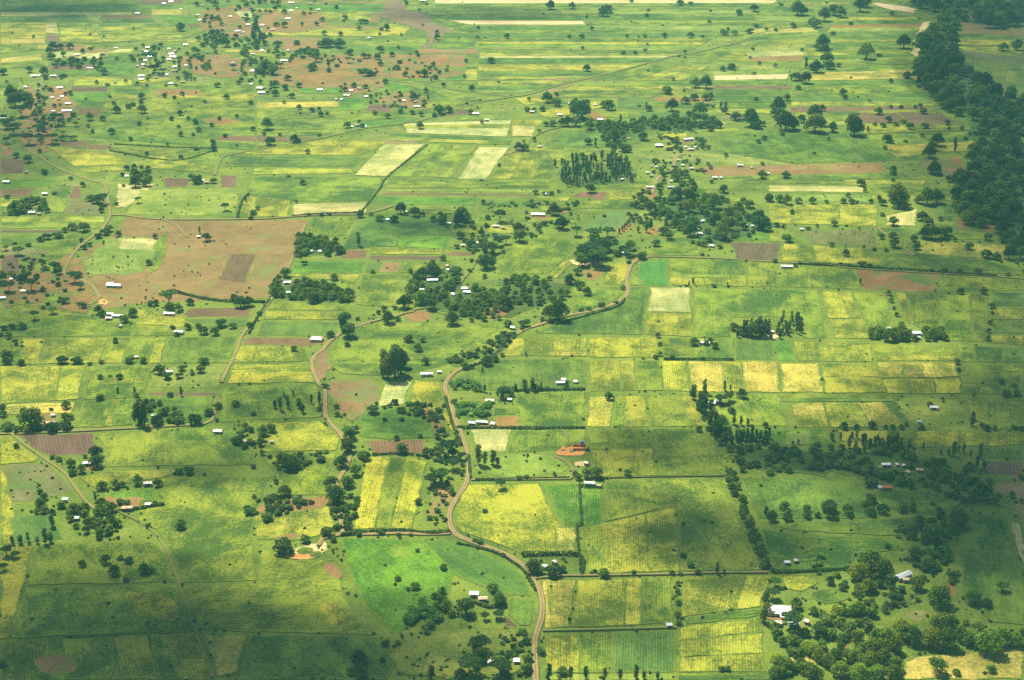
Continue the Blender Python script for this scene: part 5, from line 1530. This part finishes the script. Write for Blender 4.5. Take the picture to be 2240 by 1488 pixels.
def merged(name, me_list, mats, label):
    """one mesh out of many placed copies"""
    V, F, MI, TO = [], [], [], []; off = 0
    for me, M in me_list:
        nv = len(me.vertices); co = np.empty(nv * 3, np.float32); me.vertices.foreach_get('co', co); co = co.reshape(-1, 3)
        A = np.array(M.to_3x3()); co = co @ A.T + np.array(M.translation)
        V.append(co); npl = len(me.polygons)
        lv = np.empty(len(me.loops), np.int32); me.loops.foreach_get('vertex_index', lv); F.append(lv.reshape(-1, 4) + off)
        mi = np.empty(npl, np.int32); me.polygons.foreach_get('material_index', mi); MI.append(mi)
        to = np.empty(npl, np.float32); me.attributes['tone'].data.foreach_get('value', to)
        TO.append(np.clip(to + rng.uniform(-.45, .45), 0, 1)); off += nv
    V = np.concatenate(V); F = np.concatenate(F); MI = np.concatenate(MI); TO = np.concatenate(TO)
    me = bpy.data.meshes.new(name); me.vertices.add(len(V)); me.vertices.foreach_set('co', V.ravel())
    me.loops.add(F.size); me.loops.foreach_set('vertex_index', F.ravel().astype(np.int32))
    me.polygons.add(len(F)); me.polygons.foreach_set('loop_start', np.arange(0, F.size, 4, dtype=np.int32))
    me.update(calc_edges=True)
    for m in mats: me.materials.append(m)
    me.polygons.foreach_set('material_index', MI)
    at = me.attributes.new('tone', 'FLOAT', 'FACE'); at.data.foreach_set('value', TO)
    o = mesh_obj(name, me); o.color = (1, 1, 1, 1)
    return tag(o, label, kind='stuff')
MASSN = {'r': ('woodland', 'smaller round trees of the far woods and villages'), 'b': ('undergrowth', 'small green bushes scattered over far fields'),
         'c': ('thicket', 'thin small trees massed in the far groves'), 'n': ('banana_thicket', 'small banana plants among the far houses')}
for k, L in mass.items():
    ml = []
    for t in L:
        s = t[3] * unit(t[2]); jm = KIT[k]['far'][rng.randrange(len(KIT[k]['far']))][2]
        ml.append((jm, Matrix.LocRotScale(ground(t[1], t[2]), Matrix.Rotation(rng.uniform(0, 6.28), 3, 'Z').to_quaternion(), Vector((s, s, s * rng.uniform(.8, 1.1) * (.8 if k in 'ce' else 1))))))
    merged(MASSN[k][0], ml, [LEAF[k], BARK], MASSN[k][1])
# weeds and tufts along margins, on bare ground and pasture
tuft = tree_meshes('b', 26, 999, ('foliage', 'stem', 'shrub'))[2]
ml = []; soft = 'prqnkxS'
occ = {}
def covering(p):
    top = None
    for (o2, b2, t2, l2) in PLOTS:
        if b2[0] < p[0] < b2[1] and b2[2] < p[1] < b2[3] and inside(p, o2): top = l2
    return top
tries = 0
while len(ml) < 2100 and tries < 16000:
    tries += 1
    x = rng.uniform(-10, 2250); y = rng.uniform(0, 1) ** .9 * 1500 - 5
    p = ground(x, y); c = covering(p)
    if c is not None and c not in soft and rng.random() > (.05 if c in 'bdsw' else .05): continue
    if c in ('b', 'd', 'w'): continue
    if c in ('r', 'q', 'R', 's', 'S') and rng.random() < .55: continue
    if mnoise.noise(Vector((x * .016, y * .026, 3))) < .02 and rng.random() < .85: continue
    if any((q - p).length < w * .8 for w, P in TRACK_LINES for q in P[::2]): continue
    s = max(rng.uniform(1.0, 2.8), rng.uniform(1.5, 4.5) * unit(y))
    ml.append((tuft, Matrix.LocRotScale(p + Vector((0, 0, .1)), Matrix.Rotation(rng.uniform(0, 6.28), 3, 'Z').to_quaternion(), Vector((s, s, s * rng.uniform(.6, 1.1))))))
merged('weeds', ml, [LEAF['b'], BARK], 'small weeds and tufts along field margins and bare ground')

# ------------------------------------------------------------ hedges
for w, h, s, label in HEDGES:
    P = smooth_line([ground(x, y) for x, y in pairs(s.split())], 2.)
    L = sum((P[i + 1] - P[i]).length for i in range(len(P) - 1)); n = min(3200, int(L * 7 * w))
    r = np.random.default_rng(len(label) * 7 + int(L))
    arr = np.array([tuple(p) for p in P]); idx = r.integers(0, len(P) - 1, n); f = r.random((n, 1))
    c = arr[idx] * (1 - f) + arr[idx + 1] * f
    d = arr[idx + 1] - arr[idx]; d /= np.linalg.norm(d, axis=1)[:, None] + 1e-9
    a = r.uniform(0, math.pi, n); wob = np.array([1 + .5 * mnoise.noise(Vector((q[0] * .12, q[1] * .12, 0))) for q in c])
    nn = np.stack([d[:, 1] * np.cos(a), -d[:, 0] * np.cos(a), np.sin(a)], 1)
    c = c + nn * np.stack([wob * w * .5, wob * w * .5, wob * h * .95], 1) + np.array([0, 0, .1])
    nn = nn + r.normal(scale=.4, size=(n, 3)); nn /= np.linalg.norm(nn, axis=1)[:, None]
    q = quads(c, nn, r.uniform(.28, .55, n), r)
    me = bpy.data.meshes.new('hedge'); me.from_pydata([tuple(v) for v in q], [], [(4 * i, 4 * i + 1, 4 * i + 2, 4 * i + 3) for i in range(n)])
    me.materials.append(LEAF['b'])
    at = me.attributes.new('tone', 'FLOAT', 'FACE'); at.data.foreach_set('value', r.random(n).astype(np.float32))
    o = mesh_obj('hedge', me); o.color = (.8, .85, .85, 1)
    tag(o, label, 'hedge')

# ------------------------------------------------------------ houses
def metal(name, a, b, rough=.35, spec=.5, metallic=0., rust=.95):
    g = N(name, rough); g.p.inputs['Specular IOR Level'].default_value = spec; g.p.inputs['Metallic'].default_value = metallic
    tc = g.n("ShaderNodeTexCoord").outputs['Object']
    w = g.n("ShaderNodeTexWave", wave_type='BANDS', bands_direction='X'); g.l(tc, w.inputs['Vector']); w.inputs['Scale'].default_value = 1.6
    n1 = g.noise(tc, .45, 3, .6); n2 = g.noise(g.scaled(tc, (2.2, .25, .25)), 1., 3, .6)
    f = g.math('ADD', g.math('MULTIPLY', n1, .6), g.math('MULTIPLY', n2, .6), clamp=True)
    cc = g.mix(g.step(f, .42, .78), a, b); cc = g.mix(g.step(g.math('ADD', n2, g.math('MULTIPLY', n1, .4)), rust - .12, rust), cc, (.34, .19, .10))
    g.l(cc, g.p.inputs['Base Color']); g.bump(w.outputs['Fac'], .25, .05)
    return g.m
def plain(name, a, b, scale=1.2, rough=.9):
    g = N(name, rough); tc = g.n("ShaderNodeTexCoord").outputs['Object']
    g.l(g.mix(g.noise(tc, scale, 4, .65), a, b), g.p.inputs['Base Color']); return g.m
ROOF = {'w': metal('white_tin', (.95, .95, .95), (.84, .84, .84), .3, .8), 'R': metal('rusty_tin', (.92, .91, .90), (.74, .72, .70), .4, .5, 0., .74), 'g': metal('weathered_tin', (.42, .46, .47), (.60, .64, .66)), 'u': metal('bluish_tin', (.50, .60, .72), (.62, .70, .80)),
        't': metal('tan_thatch', (.52, .40, .24), (.72, .60, .42), .9, .1), 'r': metal('red_painted_tin', (.62, .14, .05), (.72, .22, .10), .5)}
WALLS = [plain('mud_plaster', (.34, .22, .12), (.50, .36, .22)), plain('cream_plaster', (.60, .52, .38), (.78, .72, .58)), plain('pale_block', (.48, .45, .40), (.66, .62, .56)), plain('earth_brick', (.36, .20, .12), (.46, .30, .18))]
DOORM = plain('door_wood', (.06, .045, .03), (.12, .09, .06)); WINM = plain('window_dark', (.02, .025, .03), (.05, .05, .055), 1., .3)
YARD = CROP['r']
def box(V, F, x0, x1, y0, y1, z0, z1):
    b = len(V); V += [(x0, y0, z0), (x1, y0, z0), (x1, y1, z0), (x0, y1, z0), (x0, y0, z1), (x1, y0, z1), (x1, y1, z1), (x0, y1, z1)]
    F += [(b, b + 3, b + 2, b + 1), (b + 4, b + 5, b + 6, b + 7), (b, b + 1, b + 5, b + 4), (b + 1, b + 2, b + 6, b + 5), (b + 2, b + 3, b + 7, b + 6), (b + 3, b, b + 4, b + 7)]
def add_part(name, V, F, mat, parent):
    me = bpy.data.meshes.new(name); me.from_pydata(V, [], F); me.materials.append(mat)
    return mesh_obj(name, me, parent)
def slab(V, F, a, b, c, d, t=.10):
    """a sloping roof sheet with thickness, corners in order"""
    n = len(V); nrm = (Vector(b) - Vector(a)).cross(Vector(d) - Vector(a)).normalized() * t
    for p in (a, b, c, d): V.append(tuple(p))
    for p in (a, b, c, d): V.append(tuple(Vector(p) - nrm))
    F += [(n, n + 1, n + 2, n + 3), (n + 7, n + 6, n + 5, n + 4)] + [(n + i, n + 4 + i, n + 4 + (i + 1) % 4, n + (i + 1) % 4) for i in range(4)]
used = {}
for h in HS: 
    if h[5] == '-': used.setdefault(near_place(h[0], h[1]), []).append(h)
CN = {'w': 'white-roofed', 'g': 'grey-roofed', 'u': 'bluish-roofed', 't': 'tan-roofed', 'r': 'red-roofed'}
KN = {'g': 'house', 'l': 'long house', 'h': 'hip-roofed house', 's': 'shed', 'o': 'open shelter', 'L': 'large long house'}
for pl, L in used.items():
    kinds = {}
    for h in L: kinds.setdefault((h[4], h[3]), []).append(h)
    for (rc, k), M in kinds.items():
        M.sort(key=lambda q: q[0])
        for i, h in enumerate(M):
            pos = '' if len(M) == 1 else ('leftmost ' if i == 0 else 'rightmost ' if i == len(M) - 1 else ordinal(i) + ' ')
            h[5] = '%ssmall %s %s%s by %s' % (pos, CN[rc], KN[k], '' if pos in ('', 'leftmost ', 'rightmost ') else ' from the left', pl)
hr = random.Random(5)
for hi, (x, y, w, k, rc, note) in enumerate(HS):
    L = w * unit(y); L = max(L, 3.4)
    D = {'g': min(7.5, max(3.2, L * .62)), 'l': min(8., max(3.6, L * .36)), 'h': min(10., max(4., L * .72)), 's': min(4, L * .6), 'o': min(5, L * .8), 'L': min(9, L * .38)}[k]
    H = 2.4 if L > 5 else 2.1
    rise = D * (.21 if k != 's' else .16) if k != 'o' else D * .12
    c = ground(x, y, H + rise * .4)
    e = link(bpy.data.objects.new('shed' if k in 'so' else 'house', None))
    e.location = (c.x, c.y, 0)
    rot = hr.uniform(-9, 9) + {'L': 24}.get(k, 0)
    if k == 'L' and x > 1900: rot = 34
    if k == 'g' and w < 14 and hr.random() < .25: rot += hr.choice((-40, 50))
    e.rotation_euler = (0, 0, R(rot))
    gname = None
    tag(e, note, 'shed' if k in 'so' else 'house')
    wall = WALLS[1] if (rc == 'w' and w > 18) else WALLS[hr.randrange(4)]
    roof = ROOF['R' if rc == 'w' and hr.random() < .3 else rc]; ov = .45; X, Y = L / 2 - ov, D / 2 - ov
    V, F = [], []
    if k == 'o':
        for sx in (-1, 1):
            for sy in (-1, 1):
                PV, PF = [], []; tube(PV, PF, [(sx * X, sy * Y, -.1), (sx * X, sy * Y, H)], [.09, .08]); add_part('post', PV, PF, BARK, e)
        V, F = [], []; box(V, F, -X * .7, X * .1, 0, Y, 0, .9); add_part('counter', V, F, WALLS[0], e)
    else:
        box(V, F, -X, X, -Y, Y, -.1, H)
        if k in 'glL':
            b = len(V)
            g0 = rise * (Y / (D / 2))
            V += [(-X, -Y, H), (-X, Y, H), (-X, 0, H + g0), (X, -Y, H), (X, Y, H), (X, 0, H + g0)]
            F += [(b, b + 2, b + 1), (b + 3, b + 4, b + 5)]
        add_part('wall', V, F, wall, e)
    RV, RF = [], []
    x0, y0 = L / 2, D / 2
    if k in 'glL':
        slab(RV, RF, (-x0, -y0, H), (x0, -y0, H), (x0, 0, H + rise), (-x0, 0, H + rise))
        slab(RV, RF, (x0, y0, H), (-x0, y0, H), (-x0, 0, H + rise), (x0, 0, H + rise))
    elif k == 'h':
        rl = max(.3, x0 - y0 * .8)
        slab(RV, RF, (-x0, -y0, H), (x0, -y0, H), (rl, 0, H + rise), (-rl, 0, H + rise))
        slab(RV, RF, (x0, y0, H), (-x0, y0, H), (-rl, 0, H + rise), (rl, 0, H + rise))
        b = len(RV); RV += [(-x0, -y0, H), (-x0, y0, H), (-rl, 0, H + rise), (x0, -y0, H), (x0, y0, H), (rl, 0, H + rise)]
        RF += [(b, b + 2, b + 1), (b + 3, b + 4, b + 5)]
        if w > 40:                                             # lower wing in front
            slab(RV, RF, (x0 * .05, -y0 - 2.6, H - .5), (x0 * 1.05, -y0 - 2.6, H - .5), (x0 * 1.05, -y0 + .6, H + .35), (x0 * .05, -y0 + .6, H + .35))
            WV, WF = [], []; box(WV, WF, x0 * .15, x0 * .95, -y0 - 2.1, -y0 + .35, -.1, H - .62); add_part('wing', WV, WF, wall, e)
    else:
        slab(RV, RF, (-x0, -y0, H), (x0, -y0, H), (x0, y0, H + rise * 1.6), (-x0, y0, H + rise * 1.6))
        if k == 's':
            b = len(RV)
    rf = add_part('roof', RV, RF, roof, e)
    if note.startswith('red-roofed'):
        V, F = [], []; slab(V, F, (-x0 - 2.6, -y0, H - .02), (-x0 - .02, -y0, H - .02), (-x0 - .02, 0, H + rise - .02), (-x0 - 2.6, 0, H + rise - .02)); add_part('roof', V, F, ROOF['w'], e)
        V, F = [], []; box(V, F, -x0 - 2.3, -x0 + .4, -Y, .0, -.1, H - .15); add_part('wall', V, F, WALLS[2], e)
    if k in 'glhLs' and w >= 7:
        dx = hr.choice((-.15, .1, .3)) * X; V, F = [], []; box(V, F, dx - .5, dx + .5, -Y - .04, -Y + .06, 0, min(2., H - .25)); add_part('door', V, F, DOORM, e)
        if w >= 11 and k != 's':
            nwin = 2 if k != 'l' or w < 20 else 4
            if 'barn' in note: nwin = 6
            for i in range(nwin):
                wx = -X + (i + .5) * 2 * X / nwin
                if abs(wx - dx) < 1.3: wx += 1.6 if wx < X * .5 else -1.6
                V, F = [], []; box(V, F, wx - .45, wx + .45, -Y - .03, -Y + .05, .95, 1.75); wo_ = add_part('window', V, F, WINM, e)
                if w >= 18:
                    V, F = [], []; box(V, F, wx - .53, wx + .53, -Y - .07, -Y + .02, .86, .94); box(V, F, wx - .53, wx + .53, -Y - .07, -Y + .02, 1.76, 1.84); add_part('window_frame', V, F, DOORM, wo_)
    # trodden yard in front of the bigger homes
    if w >= 9 and hr.random() < .5:
        yx, yy = x + hr.uniform(-.3, .4) * w, y + w * .32
        a, b2 = w * hr.uniform(.55, .95), w * hr.uniform(.22, .36)
        pts = [(yx + a * math.cos(q), yy + b2 * math.sin(q)) for q in [i * math.pi / 4 + hr.uniform(-.3, .3) for i in range(8)] for a, b2 in [(w * hr.uniform(.4, 1.0), w * hr.uniform(.16, .36))]]
        plot(hr.choice('rrrq'), [(q[0], q[1]) for q in pts], True, inset=0)

# the half-built house: red brick walls without a roof, heaps of earth, a blue tank
def heap(name, x, y, r, h, mat, label, cat):
    rr = np.random.default_rng(int(x)); V, F = [(0, 0, h)], []; S1 = 14
    for j in range(1, 5):
        for i in range(S1):
            a = 2 * math.pi * i / S1; q = r * j / 4 * rr.uniform(.85, 1.12); V.append((q * math.cos(a), q * math.sin(a), max(-.1, h * (1 - (j / 4) ** 1.3) + (rr.uniform(-.12, .12) if j < 4 else -.2))))
    for i in range(S1): F.append((0, 1 + i, 1 + (i + 1) % S1))
    for j in range(3):
        for i in range(S1): F.append((1 + j * S1 + i, 1 + (j + 1) * S1 + i, 1 + (j + 1) * S1 + (i + 1) % S1, 1 + j * S1 + (i + 1) % S1))
    me = bpy.data.meshes.new(name); me.from_pydata(V, [], F); me.materials.append(mat); o = mesh_obj(name, me); o.location = ground(x, y); tag(o, label, cat); return o
e = link(bpy.data.objects.new('unfinished_house', None)); e.location = ground(1268, 982); tag(e, 'roofless red brick house under construction beside the sandy heaps', 'house')
BR = plain('raw_brick', (.42, .12, .05), (.62, .22, .10), 2.)
for (x0, x1, y0, y1) in ((-5, 5, -3.6, -3.35), (-5, 5, 3.35, 3.6), (-5, -4.75, -3.35, 3.35), (4.75, 5, -3.35, 3.35), (-.1, .15, -3.35, 3.35)):
    V, F = [], []; box(V, F, x0, x1, y0, y1, -.1, 2.1); add_part('wall', V, F, BR, e)
V, F = [], []
tube(V, F, [(0, 0, 0), (0, 0, 1.9), (0, 0, 2.3)], [1.3, 1.3, .3], 12); F.append(tuple(range(24, 36)))
o = add_part('water_tank', V, F, plain('blue_plastic', (.02, .10, .45), (.03, .14, .55), 1, .4), None); o.location = ground(1273, 971); tag(o, 'round blue water tank behind the half-built brick house', 'water tank')
heap('earth_heap', 1243, 975, 4.2, 1.6, CROP['x'], 'larger orange earth heap left of the half-built brick house', 'earth heap')
heap('earth_heap', 1252, 988, 3.2, 1.1, CROP['S'], 'pale sand heap in front of the half-built brick house', 'earth heap')
heap('earth_heap', 1232, 986, 3.0, .9, CROP['x'], 'lower orange earth heap at the bend of the driveway', 'earth heap')
heap('earth_heap', 668, 1206, 6, 2.2, CROP['S'], 'pale rubble heap in the sandy quarry', 'earth heap')
heap('earth_heap', 690, 1214, 5, 1.8, CROP['x'], 'orange clay heap in the sandy quarry', 'earth heap')
heap('earth_heap', 208, 662, 4.5, 1.2, CROP['x'], 'orange earth ring heap above the compound between dark trees', 'earth heap')

# ------------------------------------------------------------ air and clouds
def volume_mat(name, color, density, aniso):
    m = bpy.data.materials.new(name); m.use_nodes = True; t = m.node_tree; t.nodes.clear()
    o = t.nodes.new("ShaderNodeOutputMaterial"); v = t.nodes.new("ShaderNodeVolumePrincipled")
    v.inputs['Color'].default_value = (*color, 1); v.inputs['Density'].default_value = density; v.inputs['Anisotropy'].default_value = aniso
    v.inputs['Density Attribute'].default_value = ''; v.inputs['Temperature Attribute'].default_value = ''; v.inputs['Color Attribute'].default_value = ''
    t.links.new(v.outputs[0], o.inputs['Volume']); return m
V, F = [], []; box(V, F, -13000, 13000, -13000, 13000, -1.3, 506)
hz = add_part('haze', V, F, volume_mat('haze_air', (.27, .86, .84), HAZE, -.1), None); tag(hz, 'thin pale haze over the plain', kind='stuff')
CM = volume_mat('cloud_vapour', (.96, .97, 1.), .010, .5)
cr = random.Random(3)
import bmesh
cs = []
for x, y, rx, ry, th in CLOUDS:
    g0 = ground(x, y); alt = cr.uniform(720, 980); c = g0 + SUN * (alt / SUN.z)
    cs.append((c, rx * 1.55, ry * 1.55, 165 * th))
for i, (c, rx, ry, tz_) in enumerate(cs):
    bm = bmesh.new(); bmesh.ops.create_icosphere(bm, subdivisions=4, radius=1)
    sd = cr.random() * 50
    for v in bm.verts:
        d = v.co.normalized()
        f = 1 + .52 * mnoise.noise(d * 1.5 + Vector((sd, 0, 0))) + .36 * mnoise.noise(d * 3.3 + Vector((0, sd, 0))) + .14 * mnoise.noise(d * 7 + Vector((0, 0, sd)))
        v.co = Vector((d.x * rx * f, d.y * ry * f, d.z * min(tz_, (rx + ry)) * .5 * f * (.75 if d.z < 0 else 1)))
    me = bpy.data.meshes.new('cloud'); bm.to_mesh(me); bm.free(); me.materials.append(CM)
    o = mesh_obj('cloud', me); o.location = c
    tag(o, 'small puffy white cloud out of view above the fields, shading them', kind='structure')
